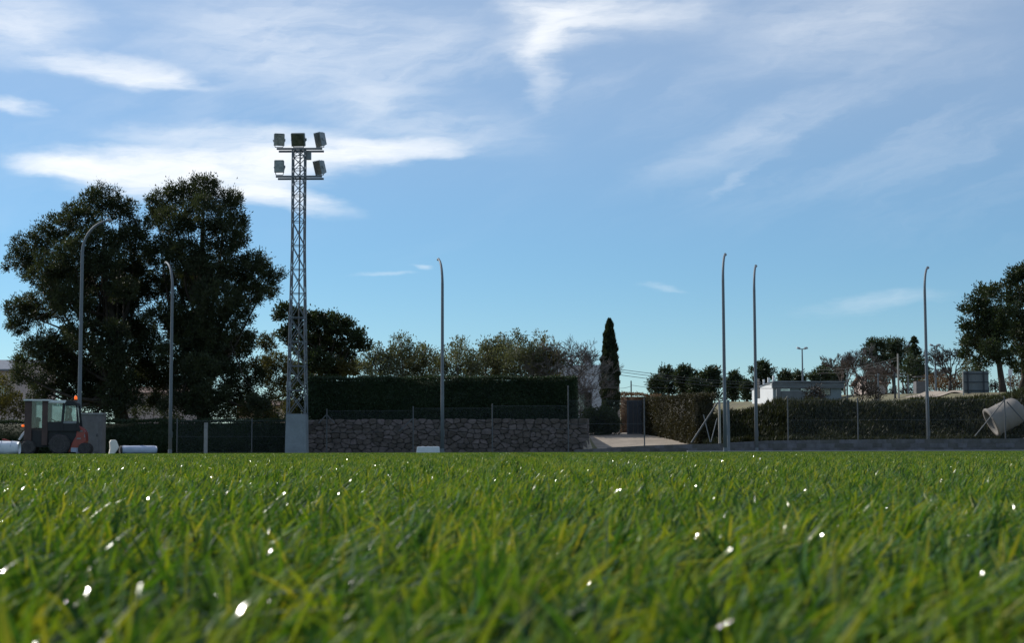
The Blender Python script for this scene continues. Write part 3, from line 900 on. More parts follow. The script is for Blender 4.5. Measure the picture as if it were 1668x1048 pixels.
# ------------------------------------------------------------------ low concrete block wall on the right
bw = empty('block_wall', (X(1300, D_BLOCK), D_BLOCK + 0.1, 0), 'long low wall of grey concrete blocks along the right half of the pitch', 'wall')
def block_top(x):
    px = 834 + x * FPX / D_BLOCK
    y = np.interp(px, [930, 960, 1050, 1180, 1250, 1600, 1700], [734, 731.5, 726.5, 722, 718.3, 714.3, 713.5])
    return P(px, float(y), D_BLOCK).z
bx0, bx1 = X(935, D_BLOCK), X(1725, D_BLOCK)
for rw in range(4):
    zl = 0.005 + rw * 0.205
    x = bx0 - (0.225 if rw % 2 else 0)
    while x < bx1:
        a, b = max(x, bx0) + 0.006, min(x + 0.45, bx1) - 0.006
        ta, tb = min(block_top(a) - zl, 0.195), min(block_top(b) - zl, 0.195)
        x += 0.45
        if b - a < 0.08 or min(ta, tb) < 0.03: continue
        m = MB(); dj = random.uniform(-.006, .006)
        m.prism([(a, zl), (b, zl), (b, zl + tb), (a, zl + ta)], D_BLOCK + dj, D_BLOCK + 0.2)
        m.build('block', 'block', bw, org=bw.location)
mc = MB()
nseg = 24
prof = [(bx0 + 0.02, 0.0)] + [(bx1 - 0.02, 0.0)] + [(bx1 - 0.02 - (bx1 - bx0 - 0.04) * i / nseg, max(0.03, block_top(bx1 - 0.02 - (bx1 - bx0 - 0.04) * i / nseg) - 0.03)) for i in range(nseg + 1)]
mc.prism(prof, D_BLOCK + 0.012, D_BLOCK + 0.185)
mc.build('mortar_core', 'mortar', bw, org=bw.location)

# ------------------------------------------------------------------ chain link fences
def wire_panel(x0, x1, z0, z1, step=0.085, r=0.0009):
    """diagonal wires both ways between two posts (local x,z)"""
    mb = MB(); w_, h_ = x1 - x0, z1 - z0
    for sgn in (1, -1):
        t = -h_
        while t < w_:
            a = max(t, 0.0); b = min(t + h_, w_)
            za, zb = a - t, b - t
            if sgn < 0: za, zb = h_ - za, h_ - zb
            if b > a + 0.01:
                mb.tube([(x0 + a, 0, z0 + za), (x0 + b, 0, z0 + zb)], r, 3, caps=False)
            t += step
    return mb

def fence(label, posts, D, braces, thick=(), mesh_h=None):
    base = Vector((X(posts[0][0], D), D, 0))
    e = empty('chain_link_fence', base, label, 'fence')
    for px, top, bot in posts:
        p0, p1 = P(px, bot, D), P(px, top, D)
        r = 0.030
        m = MB().tube([(p0.x, D, max(p0.z, 0)), (p0.x, D, p1.z)], r, 8)
        m.lathe([(r * 1.15, 0), (r * 1.1, 0.03), (0.01, 0.05)], (p0.x, D, p1.z), 8)
        m.build('post', 'galvanised_pale', e, org=base, smooth=False)
    for (ax, ay), (bx, by) in braces:
        MB().tube([P(ax, ay, D), P(bx, by, D - 0.05)], 0.028, 6).build('brace', 'galvanised_pale', e, org=base)
    for (pa, ta, ba), (pb, tb_, bb) in zip(posts[:-1], posts[1:]):
        a0, a1, b0, b1 = P(pa, ba, D), P(pa, ta, D), P(pb, bb, D), P(pb, tb_, D)
        zlo, zhi = max(a0.z, b0.z, 0.03), min(a1.z, b1.z) - 0.05
        wire_panel(a0.x - base.x, b0.x - base.x, zlo, zhi).build('wire_mesh', 'galvanised', e)
        tw = MB()
        for z in (zlo + 0.01, (zlo + zhi) / 2, zhi):
            tw.tube([(a0.x, D, z), (b0.x, D, z)], 0.0035, 4)
        tw.build('line_wire', 'galvanised', e, org=base)
    return e
fence('thin chain link fence in front of the low hedge and the rubble wall', [(288, 684, 738), (410, 684, 738), (532, 668, 738), (673, 664, 738), (802, 660, 738), (926, 630, 737), (1050, 651, 729)], 76.9,
      [((673, 682), (650, 703)), ((532, 676), (519, 690)), ((532, 676), (545, 690))])
fence('thin chain link fence standing on the low block wall at right', [(1284, 648, 719), (1398, 650, 718), (1512, 650, 717), (1638, 648, 716), (1745, 648, 716)], 76.12,
      [((1637, 651), (1588, 711)), ((1640, 655), (1690, 711))])
# stout corner post with its struts, left of the pair of lamp posts
c0 = P(1172, 723, 76.12)
cp = empty('corner_fence_post', (c0.x, 76.12, c0.z), 'pale stout fence corner post with slanting strut at the end of the block wall', 'fence post')
MB().box(P(1172, 687.5, 76.12), (0.11, 0.11, zt(1172, 652, 76.12) - c0.z)).build('post', 'pole_pale', cp, org=cp.location, bevel=0.008)
MB().tube([P(1169, 656, 76.1), P(1126, 722, 76.0)], 0.04, 8).build('strut', 'galvanised_pale', cp, org=cp.location)
MB().tube([P(1146, 676, 76.3), P(1157, 721, 76.2)], 0.022, 6).build('stay', 'galvanised', cp, org=cp.location)
MB().tube([P(1168, 682, 76.3), P(1158, 721, 76.2)], 0.022, 6).build('stay', 'galvanised', cp, org=cp.location)
q0 = P(335, 738, 76.2)
MBp = MB().box((0, 0, zt(335, 689, 76.2) / 2), (0.16, 0.16, zt(335, 689, 76.2)))
o = MBp.build('concrete_post', 'concrete', None, bevel=0.012, loc=(q0.x, 76.2, 0)); tag(o, 'short stout grey concrete post in front of the low hedge', 'post')

# ------------------------------------------------------------------ black gate, bush, cypress, path side
ga, gb = P(1024, 712, 88.6), P(1062, 712, 88.6)
gz0 = G(ga.x + .5, 88.6)
gt = empty('sheet_gate', ((ga.x + gb.x) / 2, 88.6, gz0), 'black sheet metal gate between the dry hedge and the brownish hedge', 'gate')
gw = gb.x - ga.x; gh = zt(1043, 653, 88.6) - gz0
for k in range(5):
    m = MB().box((-gw / 2 + gw * (k + .5) / 5, 0, gh / 2 + 0.02), (gw / 5 - 0.012, 0.03, gh - 0.06)); m.build('panel', 'black_panel', gt)
m = MB()
for sx in (-1, 1): m.box((sx * (gw / 2 + 0.04), 0.01, gh / 2), (0.08, 0.08, gh))
m.box((0, 0.01, gh - 0.01), (gw, 0.06, 0.05)); m.box((0, 0.012, 0.05), (gw, 0.06, 0.05))
m.build('frame', 'dark_steel', gt, bevel=0.005)
MB().lathe([(0.012, 0), (0.03, 0.03), (0.03, 0.06), (0.01, 0.07)], (gw / 2 - 0.2, -0.05, 1.0), 8, 'Y').build('handle', 'galvanised', gt)

def bush(name, label, spec, D, base_px, leaf, dens=70, L=0.11, W=0.05, group=None, depth=0.5, per=16, rs=0.25, cat='bush'):
    b = P(base_px[0], base_px[1], D); z = G(b.x, D)
    e = empty(name, (b.x, D, z), label, cat, group)
    lobes = px_lobes(spec, D, depth, 0.95)
    st = MB()
    for c, r_ in lobes:
        st.tube(bend((b.x + random.uniform(-.1, .1), D, z - 0.05), c, 0.1, 4, 0.04), [0.03, 0.024, 0.018, 0.008], 5)
    st.build('stems', 'bark', e, org=e.location)
    leaf_obj('foliage', lobe_leaves(lobes, dens, L, W, rs, per), leaf, e, e.location)
    return e
bush('round_bush', 'big dark rounded bush at the end of the stone wall, below the cypress',
     [(962, 680, 20), (985, 676, 20), (998, 688, 16), (958, 695, 16), (978, 694, 20), (997, 700, 13), (970, 700, 14), (986, 700, 14)], 88, (978, 710), 'bush_leaf', 210, 0.12, 0.065, per=20)

# cypress: tight upright tufts in a tapering column
cyb = P(994, 700, 93); cz = G(cyb.x, 93)
cyp = empty('cypress_tree', (cyb.x, 93, cz), 'tall narrow dark cypress beside the white house', 'tree')
MB().tube([(0, 0, -0.1), (0.02, 0, 2.0), (0, 0, 6.0)], [0.14, 0.1, 0.02], 8).build('trunk', 'bark', cyp)
H = zt(993, 520, 93) - cz
n = 17000
tt = rng.random(n) ** 0.85
zz = 0.15 + tt * (H - 0.15)
prof_r = np.interp(zz / H, [0, 0.08, 0.3, 0.55, 0.7, 0.85, 0.95, 1.0], [0.36, 0.47, 0.52, 0.52, 0.45, 0.31, 0.20, 0.03])
aa = rng.uniform(0, 2 * np.pi, n)
lump = 1 + 0.13 * np.sin(aa * 3 + zz * 4.1) + 0.10 * np.sin(zz * 9 - aa * 2) + 0.08 * np.sin(zz * 17 + aa * 5)
rr = prof_r * lump * (0.55 + 0.45 * rng.random(n) ** 0.5)
C = np.stack([np.cos(aa) * rr, np.sin(aa) * rr, zz], -1)
dr = np.stack([np.cos(aa) * 0.5, np.sin(aa) * 0.5, np.full(n, 1.0)], -1) + rng.normal(0, 0.25, (n, 3))
leaf_obj('crown', cards(C, dr, 0.20 * rng.uniform(.6, 1.4, n), 0.055, np.clip(rng.normal(.4, .22, n), 0, 1)), 'cypress_leaf', cyp, (0, 0, 0))

bt = P(898, 690, 91)
bare_tree('bare_tree', 'leafless brown tree spreading its twigs over the right end of the tall hedge', (bt.x + 0.6, 91, G(bt.x, 91)), zt(905, 540, 91) - G(bt.x, 91) - 0.2, 0.50, 5, 'bark_grey', r0=0.12, levels=6, trunk_frac=0.16, rmin=0.011)
bt = P(945, 690, 90)
bare_tree('bare_tree', 'small leafless brown shrub tree in front of the white house wall', (bt.x, 90, G(bt.x, 90)), 3.6, 0.55, 9, r0=0.06, levels=5, trunk_frac=0.12)

# ------------------------------------------------------------------ houses
def house(name, label, px0, px1, top_py, D, depth, wall_m, roof_m, windows, base_z=None, roof='flat', chimneys=(), rz=0.0, ridge=1.3, over=0.3, door=None):
    x0, x1 = X(px0, D), X(px1, D)
    zb = G((x0 + x1) / 2, D) if base_z is None else base_z
    W_, Hh = x1 - x0, zt((px0 + px1) / 2, top_py, D) - zb
    e = empty(name, ((x0 + x1) / 2, D + depth / 2, zb), label, 'house', rz=rz)
    MB().box((0, 0, Hh / 2 - 0.3), (W_, depth, Hh + 0.6)).build('wall', wall_m, e)
    m = MB()
    if roof == 'flat':
        for sy in (-1, 1): m.box((0, sy * (depth / 2 - 0.08), Hh + 0.10), (W_ + 0.1, 0.24, 0.20))
        for sx in (-1, 1): m.box((sx * (W_ / 2 - 0.08), 0, Hh + 0.098), (0.24, depth - 0.35, 0.196))
        m.box((0, 0, Hh + 0.03), (W_ - 0.3, depth - 0.3, 0.05))
    else:
        a, b = W_ / 2 + over, depth / 2 + over
        k = len(m.v)
        for x in (-a, a):
            m.v += [Vector((x, -b, Hh)), Vector((x, 0, Hh + ridge)), Vector((x, b, Hh)), Vector((x, b, Hh - .12)), Vector((x, 0, Hh + ridge - .14)), Vector((x, -b, Hh - .12))]
        m.f += [(k, k+6, k+7, k+1), (k+1, k+7, k+8, k+2), (k+2, k+8, k+9, k+3), (k+3, k+9, k+10, k+4), (k+4, k+10, k+11, k+5), (k+5, k+11, k+6, k),
                (k, k+1, k+4, k+5), (k+1, k+2, k+3, k+4), (k+6, k+11, k+10, k+7), (k+7, k+10, k+9, k+8)]
        for sx in (-1, 1):
            g = MB()
            g.v += [Vector((sx * (W_ / 2 - .01), -depth / 2, Hh - .01)), Vector((sx * (W_ / 2 - .01), depth / 2, Hh - .01)), Vector((sx * (W_ / 2 - .01), 0, Hh + ridge * (depth / 2) / (depth / 2 + over) - .05))]
            g.f += [(0, 2, 1)]
            g.build('gable', wall_m, e)
    rf = m.build('roof', roof_m, e)
    for cx, cy, h in chimneys:
        zr = Hh + (0 if roof == 'flat' else ridge * 0.7)
        c = MB().box((cx, cy, zr + h / 2 - 0.2), (0.42, 0.42, h + 0.4)).box((cx, cy, zr + h + 0.04), (0.56, 0.56, 0.08)); 
        for qx in (-1, 1):
            for qy in (-1, 1): c.box((cx + qx * .16, cy + qy * .16, zr + h + .16), (.08, .08, .16))
        c.box((cx, cy, zr + h + .27), (0.5, 0.5, 0.06))
        c.build('chimney', wall_m, rf)
    for side, wx, wz, ww, wh in windows:
        f = MB()
        M = Matrix.Identity(4)
        if side == 'front': M = Matrix.Translation((wx, -depth / 2, wz))
        if side == 'left': M = Matrix.Translation((-W_ / 2, wx, wz)) @ Matrix.Rotation(-math.pi / 2, 4, 'Z')
        if side == 'right': M = Matrix.Translation((W_ / 2, wx, wz)) @ Matrix.Rotation(math.pi / 2, 4, 'Z')
        for sx in (-1, 1): f.box((sx * ww / 2, -0.02, 0), (0.07, 0.10, wh + 0.07))
        for sz in (-1, 1): f.box((0, -0.021, sz * wh / 2), (ww - 0.07, 0.10, 0.07))
        f.box((0, -0.02, 0), (0.04, 0.06, wh - 0.07)); f.box((0, -0.05, -wh / 2 - 0.07), (ww + 0.24, 0.2, 0.06))
        fo = f.build('window', 'frame_dark', e); fo.matrix_local = M
        MB().box((0, -0.012, 0), (ww - 0.07, 0.02, wh - 0.07)).build('pane', 'window_glass', fo)
    return e

house('pink_house', 'pale pinkish house glimpsed low between the trunks of the two big pines', 190, 297, 640, 112, 8, 'pink_render', 'roof_tile', [('front', -1.4, 1.4, 1.0, 1.1), ('front', 1.2, 1.4, 1.0, 1.1), ('left', 0, 1.4, 1.0, 1.1)], roof='gable', ridge=0.6, chimneys=[(1.4, 1, .5)])
house('ochre_house', 'ochre and pink house glimpsed between the right big pine and the tower', 385, 462, 660, 120, 8, 'ochre_render', 'roof_tile', [('front', -1.2, 1.4, 1.0, 1.2), ('front', 1.0, 1.4, 0.9, 2.0)], roof='gable', ridge=0.5)
house('grey_roofed_house', 'house with blue-grey roof at the left edge behind the loader', -70, 27, 602, 108, 9, 'pink_render', 'slate_roof', [('front', -1.0, 3.6, 1.0, 1.2), ('front', 1.0, 3.6, 1.0, 1.2)], roof='gable', ridge=0.9)
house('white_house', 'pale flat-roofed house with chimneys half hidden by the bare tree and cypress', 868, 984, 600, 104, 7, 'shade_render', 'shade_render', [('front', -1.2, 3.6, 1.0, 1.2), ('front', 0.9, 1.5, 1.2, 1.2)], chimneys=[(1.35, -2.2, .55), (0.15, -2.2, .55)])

# white depot on the plateau: its left end is in the sun
x0, x1 = X(1258, 130), X(1372, 130); zb = G(x1, 131)
dep = empty('depot_building', (x0, 129, zb), 'low depot with sunlit white end wall and shaded flat front on the right hill', 'building', rz=R(10))
hd = zt(1300, 625, 130) - zb
Wd, Ld = (x1 - x0) * 1.02, 5.2
m = MB(); m.v = [Vector((x, y, z)) for x in (0, Wd) for y, z in ((0, -1), (Ld, -1), (Ld, hd - .42), (0, hd))]
m.f = [(0, 1, 2, 3), (7, 6, 5, 4), (0, 4, 5, 1), (1, 5, 6, 2), (2, 6, 7, 3), (3, 7, 4, 0)]
m.build('wall', 'shaded_white_render', dep)
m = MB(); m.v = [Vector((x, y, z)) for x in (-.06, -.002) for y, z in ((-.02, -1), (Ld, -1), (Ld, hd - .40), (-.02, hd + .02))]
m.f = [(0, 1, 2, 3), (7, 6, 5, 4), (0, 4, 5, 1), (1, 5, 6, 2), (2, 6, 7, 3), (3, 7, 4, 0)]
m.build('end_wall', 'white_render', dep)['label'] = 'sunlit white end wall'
m = MB(); m.v = [Vector((x, y, z)) for x in (-.1, Wd + .3) for y, z in ((-.3, hd + .045), (Ld + .2, hd - .40), (Ld + .2, hd - .28), (-.3, hd + .165))]
m.f = [(0, 1, 2, 3), (7, 6, 5, 4), (0, 4, 5, 1), (1, 5, 6, 2), (2, 6, 7, 3), (3, 7, 4, 0)]
rf = m.build('roof', 'galvanised', dep)
MB().box((Wd / 2, -0.12, hd - 0.20), (Wd + 0.3, 0.2, 0.42)).build('fascia', 'board_grey', dep)
for k in range(4):
    MB().box((0.2, .5 + k * 1.2, hd + 0.25 - k * .1), (0.14, 0.14, 0.72)).build('roof_vent', 'white_render', rf)
for k in range(3):
    f = MB().box((1.0 + k * 1.7, -0.02, hd * 0.42), (0.9, 0.06, 0.6)).build('window', 'frame_dark', dep)
    MB().box((1.0 + k * 1.7, -0.055, hd * 0.42), (0.78, 0.02, 0.48)).build('pane', 'window_glass', f)
MB().box((-0.075, 3.6, 0.9), (0.05, 0.9, 1.6)).build('door', 'frame_dark', dep)
# yard wall in front of it
ya, yb = P(1268, 648, 112), P(1315, 648, 112)
yz = G(yb.x, 112)
o = MB().box(((yb.x - ya.x) / 2, 0, 0.3), (yb.x - ya.x, 0.25, zt(1290, 642, 112) - yz + 0.6)).box((0, -0.02, 0.35), (0.3, 0.32, zt(1290, 640, 112) - yz + 0.7)).build('yard_wall', 'board_grey', None, bevel=0.02, loc=(ya.x, 112, yz))
tag(o, 'short grey yard wall in front of the depot', 'wall')

# pale house far behind the bare grove
house('far_house', 'pale yellowish house far behind the leafless grove on the right hill', 1414, 1448, 624, 156, 6, 'pink_render', 'roof_tile', [('front', -0.6, 1.6, 0.8, 1.0), ('front', 0.8, 1.6, 0.8, 1.0)], roof='gable', ridge=0.8)

# ------------------------------------------------------------------ far pines on the skyline
fp = [
 (1070, 622, 15, 165, 'leftmost small round pine on the skyline right of the cypress'),
 (1088, 612, 17, 168, 'round pine in the skyline clump, second from its left end'),
 (1116, 612, 20, 166, 'tallest round pine in the middle of the skyline clump'),
 (1134, 628, 16, 162, 'low round pine in the dip of the skyline clump'),
 (1158, 614, 20, 164, 'broad round pine just left of the pair of lamp posts'),
 (1194, 620, 17, 160, 'round pine between the pair of lamp posts'),
 (1216, 628, 13, 158, 'small round pine left of the depot roof'),
 (1242, 605, 19, 165, 'lone round pine rising behind the depot end wall'),
 (1279, 614, 12, 170, 'small round pine behind the depot roof, left of the twin lamp'),
 (1301, 616, 12, 172, 'small round pine directly behind the twin lamp mast'),
 (1334, 614, 18, 168, 'dark round pine behind the depot roof, right of the twin lamp'),
 (1343, 601, 9, 175, 'pale crowned little pine poking up behind the depot'),
 (1364, 610, 15, 170, 'dark pine behind the right end of the depot'),
]
for px, py, rp, D, lab in fp:
    b = P(px, 640, D)
    spec = [(px, py - rp * .30, rp * .72, 0), (px - rp * .55, py + rp * .05, rp * .58), (px + rp * .55, py + rp * .05, rp * .58), (px, py + rp * .45, rp * .72), (px - rp * .4, py + rp * .7, rp * .5), (px + rp * .4, py + rp * .7, rp * .5),
            (px + random.uniform(-.4, .4) * rp, py - rp * .55, rp * .42, 0), (px, py + rp * 1.15, rp * .55), (px - rp * .3, py + rp * 1.5, rp * .5), (px + rp * .4, py + rp * 1.5, rp * .5)]
    zg = G(b.x, D)
    tree('skyline_pine', lab, 'tree', (b.x, D, min(zg, P(px, py + rp, D).z - 1.0)), px_lobes(spec, D, 0.7), P(px, py, D), 0.16, 46, 0.34, 0.11, 'pine_far', 'pines on the skyline', rs=0.42, per=22)

# ------------------------------------------------------------------ right hill: grove, conifers, bare trees
tree('hill_pine', 'dark rounded pine at the left of the leafless grove on the right hill', 'tree', P(1430, 640, 152), px_lobes([(1424, 562, 15, 0), (1438, 560, 14, 0), (1416, 575, 15), (1432, 580, 18), (1408, 592, 14), (1425, 600, 16)], 152, 1), P(1428, 570, 152), 0.22, 42, 0.32, 0.10, 'pine_far', 'pines in the hill grove', rs=0.42, per=22)
tree('hill_pine', 'second dark pine in the leafless grove, with flat top', 'tree', P(1456, 640, 154), px_lobes([(1452, 562, 12, 0), (1464, 560, 13, 0), (1456, 575, 14), (1468, 572, 10), (1448, 590, 14), (1466, 592, 13)], 154, 1), P(1456, 572, 154), 0.2, 42, 0.32, 0.10, 'pine_far', 'pines in the hill grove', rs=0.42, per=22)
# spire conifer
cb = P(1491, 645, 140); cz0 = G(cb.x, 140)
con = empty('spire_conifer', (cb.x, 140, cz0), 'narrow layered conifer with drooping tiers in the leafless grove', 'tree')
Hc = zt(1490, 545, 140) - cz0
MB().tube([(0, 0, -.1), (0, 0, Hc * .97)], [0.13, 0.015], 7).build('trunk', 'bark', con)
n = 3600
tier = rng.integers(0, 13, n); fz = 0.22 + 0.78 * tier / 13
rad = (1 - fz) * 2.1 + 0.12
aa = rng.uniform(0, 2 * np.pi, n); q = rng.random(n) ** 0.6
lump = 0.62 + 0.55 * np.sin(aa * 2 + tier * 2.4) ** 3
C = np.stack([np.cos(aa) * rad * q * lump, np.sin(aa) * rad * q * lump, fz * Hc + 0.15 * q - 0.25 * q * q + rng.normal(0, .07, n)], -1)
dr = np.stack([np.cos(aa), np.sin(aa), np.full(n, -0.1)], -1) + rng.normal(0, .4, (n, 3))
leaf_obj('crown', cards(C, dr, 0.3, 0.10, np.clip(rng.normal(.4, .2, n), 0, 1)), 'pine_far', con, (0, 0, 0))
tree('hill_bush_tree', 'dark ivy clad tree low under the layered conifer', 'tree', P(1490, 645, 138), px_lobes([(1485, 590, 13), (1500, 592, 11), (1478, 602, 12), (1494, 606, 14), (1506, 606, 9)], 138, .8), P(1490, 590, 138), 0.16, 42, 0.3, 0.10, 'pine_far', rs=0.4, per=20)
for i, (px, top, D, sp, lab) in enumerate([
        (1405, 565, 150, .40, 'pale leafless tree at the left end of the hill grove'), (1422, 590, 146, .5, 'leafless brown tree low at the left of the hill grove'), (1444, 588, 144, .5, 'leafless brown tree left of the wooden pole on the hill'),
        (1470, 545, 158, .3, 'tall thin leafless poplar standing highest in the hill grove'), (1478, 590, 143, .5, 'leafless brown tree right of the wooden pole on the hill'), (1500, 590, 142, .5, 'leafless brown tree in front of the layered conifer'),
        (1530, 595, 136, .5, 'low leafless brown tree right of the far right lamp post'), (1548, 552, 128, .45, 'dark limbed leafless tree beside the twin lamp on the right'), (1376, 572, 150, .28, 'thin leafless sapling above the right end of the depot')]):
    b = P(px, 645, D); z = G(b.x, D)
    bare_tree('bare_tree', lab, (b.x, D, z), zt(px, top, D) - z, sp, 20 + i, 'bark' if px == 1548 else ('bark_grey' if i % 3 == 0 else 'twig_brown'), 'leafless trees on the hill', levels=5, r0=0.17 if px == 1548 else 0.12, trunk_frac=0.25, rmin=0.017)
for i, (px, py, rp, D, leaf, lab) in enumerate([
        (1328, 640, 18, 104, 'dark_bush', 'dark leafless looking bush in front of the depot'), (1405, 632, 20, 106, 'dark_bush', 'big dark bush right of the depot'), (1425, 640, 12, 107, 'dark_bush', 'small dark bush left of the wooden pole on the hill'),
        (1455, 641, 14, 126, 'dark_bush', 'dark thicket at the foot of the leafless grove, left'), (1482, 638, 16, 127, 'dark_bush', 'dark thicket at the foot of the leafless grove, right'),
        (1540, 625, 20, 134, 'dry_leaf', 'brown undergrowth thicket behind the twin lamp on the right'), (1515, 622, 16, 135, 'dry_leaf', 'brown undergrowth thicket behind the far right lamp post'), (1560, 622, 16, 133, 'dry_leaf', 'brown undergrowth thicket left of the hoarding'),
        (1585, 602, 22, 116, 'pine_olive', 'olive brown shrub tree behind the hoarding'), (1620, 628, 12, 112, 'dark_bush', 'dark bush between the hoarding and the pine trunk'),
        (1652, 622, 16, 125, 'dry_leaf', 'brown undergrowth behind the right hand pine trunks')]):
    bush('hill_bush', lab, [(px, py - rp * .3, rp * .7), (px - rp * .5, py + rp * .1, rp * .6), (px + rp * .5, py + rp * .1, rp * .6), (px, py + rp * .35, rp * .7), (px - rp * .7, py + rp * .4, rp * .35), (px + rp * .75, py + rp * .4, rp * .35)], D, (px, py + rp), leaf, 60, 0.2, 0.06, 'bushes on the right hill', depth=.6, per=14, rs=.35)

# big pines at the right edge
DR = 101.0
specP = [(1600, 480, 20, 0), (1582, 500, 20, 0), (1575, 530, 16, 0), (1618, 478, 18), (1606, 505, 24), (1590, 535, 22), (1572, 556, 12, 0), (1612, 535, 22), (1585, 562, 20), (1612, 565, 20), (1632, 550, 18), (1636, 510, 18), (1600, 590, 18), (1572, 575, 12), (1625, 580, 16), (1600, 555, 24, 1.5), (1615, 520, 26, 1.5), (1632, 530, 20, -1), (1638, 575, 14)]
tree('edge_pine', 'large pine with slanting bare trunk behind the hoarding at right', 'tree', P(1635, 645, DR), px_lobes(specP, DR, 1.6, 1.0), P(1615, 510, DR), 0.24, 66, 0.20, 0.080, 'pine_round', 'pines at the right edge', per=26)
specQ = [(1655, 448, 18, 0), (1642, 460, 16, 0), (1672, 442, 20, 0), (1690, 450, 22), (1660, 478, 22), (1685, 485, 26), (1650, 505, 18), (1672, 520, 24), (1655, 540, 18), (1690, 540, 24), (1652, 570, 14), (1680, 575, 22), (1705, 500, 26), (1710, 560, 24), (1660, 600, 14), (1645, 530, 18), (1665, 550, 22), (1640, 590, 12), (1680, 600, 16), (1640, 485, 16)]
tree('edge_pine', 'tallest pine cut off by the right edge of the picture', 'tree', P(1664, 640, DR + 3), px_lobes(specQ, DR + 3, 1.6, 1.02), P(1676, 490, DR + 3), 0.24, 66, 0.20, 0.080, 'pine_round', 'pines at the right edge', per=26)

# ------------------------------------------------------------------ weeds on the bank
n = 60000
bx = rng.uniform(BANK_X - 0.6, 36, n)
u = rng.random(n)
by = np.where(u < 0.80, rng.uniform(78.4, 82.6, n), rng.uniform(82.4, 86.5, n))
bz = gz(bx, by)
clump = 0.5 + 0.5 * np.sin(bx * 1.7 + 0.6 * np.sin(by * 2.1)) * np.sin(by * 2.9 + bx * 0.6)
hh = rng.uniform(0.08, 0.32, n) * (0.6 + 0.8 * clump)
C = np.stack([bx, by - 0.05, bz + hh * 0.5], -1)
dr = np.stack([rng.normal(0, .45, n), rng.normal(-0.25, .4, n), np.ones(n)], -1)
tnt = np.clip(0.25 + 0.35 * clump * (bz / 3.0) + rng.normal(0, .18, n), 0, 1)
bo = leaf_obj('bank_weeds', cards(C, dr, hh * 1.5, 0.07 * rng.uniform(.6, 1.4, n), tnt), 'bank_leaf', None, (0, 0, 0))
tag(bo, 'rough dark weeds and dry grass covering the steep bank', 'weeds', kind='stuff')
n = 12000
bx = rng.uniform(21, 36, n); by = rng.uniform(81.6, 88, n); bz = gz(bx, by); hh = rng.uniform(.08, .26, n)
go_ = leaf_obj('bank_grass', cards(np.stack([bx, by, bz + hh * .5], -1), np.stack([rng.normal(0, .4, n), rng.normal(0, .4, n), np.ones(n)], -1), hh * 1.4, 0.05, np.clip(rng.normal(.5, .22, n), 0, 1)), 'bank_green', None, (0, 0, 0))
tag(go_, 'green grass on the crest of the bank at right', 'grass', kind='stuff')

# ------------------------------------------------------------------ lamp posts round the pitch
HL = 8.90
def lamp_master():
    e = empty('lamp_post', (0, 0, 0), 'x', 'lamp post', 'curved lamp posts round the pitch')
    pts = [(0, 0, 0), (0, 0, 2.5), (0, 0, 5), (0, 0, 7.7)]
    for k in range(1, 9):
        t = k / 8 * R(72)
        pts.append((1.15 * (1 - math.cos(t)), 0, 7.7 + 1.27 * math.sin(t)))
    pts.append((pts[-1][0] + 0.22, 0, pts[-1][2] + 0.07))
    rad = [0.090, 0.081, 0.072, 0.064] + [0.060 - 0.0015 * k for k in range(9)]
    MB().tube(pts, rad, 12).build('pole', 'galvanised', e, smooth=True)
    MB().lathe([(0.17, 0), (0.17, 0.025), (0.1, 0.03), (0.095, 0.22)], (0, 0, 0), 12).build('base_flange', 'galvanised', e)
    MB().box((0, -0.083, 0.9), (0.09, 0.02, 0.28)).build('access_hatch', 'galvanised', e)
    p = Vector(pts[-1])
    MB().lathe([(0.05, -0.06), (0.066, 0), (0.066, 0.12), (0.045, 0.14)], p, 10, 'X').build('end_cap', 'lamp_housing', e)
    return e
lm = lamp_master()
lamps = [(128, 71.0, 362, 4, 'lamp post with long curved arm in front of the left big pine, behind the loader'),
         (277, 75.2, 427, 119, 'lamp post in front of the right big pine, hooked slightly left'),
         (720.5, 73.6, 421, 103, 'lone lamp post in front of the long clipped hedge'),
         (1181.5, 72.0, 413, 76, 'thicker left one of the pair of lamp posts right of the gate'),
         (1232.5, 76.0, 432, 76, 'thinner right one of the pair of lamp posts right of the gate'),
         (1512.5, 77.0, 435, 66, 'lamp post standing alone in front of the block wall far right')]
for i, (px, D, top, azd, lab) in enumerate(lamps):
    o = lm if i == 0 else copy_tree(lm)
    s_ = zt(px, top, D) / HL
    o.location = (X(px, D), D, 0); o.rotation_euler = (0, 0, R(azd)); o.scale = (1.1 if i == 0 else 1.0, 1.0, s_)
    o['label'] = lab
gp = MB().box((0, 0, zt(1188, 652, 75.6) / 2), (0.14, 0.12, zt(1188, 652, 75.6)), taper=0.9).build('metal_gate_post', 'galvanised', None, bevel=0.01, loc=(X(1187, 75.6), 75.6, 0))
tag(gp, 'square grey post right behind the thicker lamp post', 'post')

# ------------------------------------------------------------------ floodlight tower
DT = 75.5
tx = X(483.5, DT)
tw = empty('floodlight_tower', (tx, DT, 0), 'lattice floodlight mast with five lamps on a tall concrete plinth', 'floodlight mast')
pz = zt(483, 676, DT)
MB().box((0, 0, pz / 2), (1.0, 1.0, pz), taper=0.93).build('plinth', 'plinth_render', tw, bevel=0.02)
MB().box((0, 0, pz + 0.02), (0.9, 0.9, 0.04)).build('base_plate', 'galvanised', tw)
topz = zt(486, 243, DT)
def half(z):
    t = (z - pz) / (topz - pz)
    return 0.43 - 0.14 * min(1, t * 1.6) - 0.0 * t
for sx in (-1, 1):
    for sy in (-1, 1):
        zs = np.linspace(pz, topz, 12)
        MB().tube([(sx * half(z), sy * half(z), z) for z in zs], 0.034, 6).build('leg', 'galvanised', tw)
um = MB().box((0, 0, 0.5), (0.032, 0.032, 1.0))
ume = bpy.data.meshes.new('brace'); ume.from_pydata([tuple(v) for v in um.v], [], um.f); ume.materials.append(MATS['galvanised'])
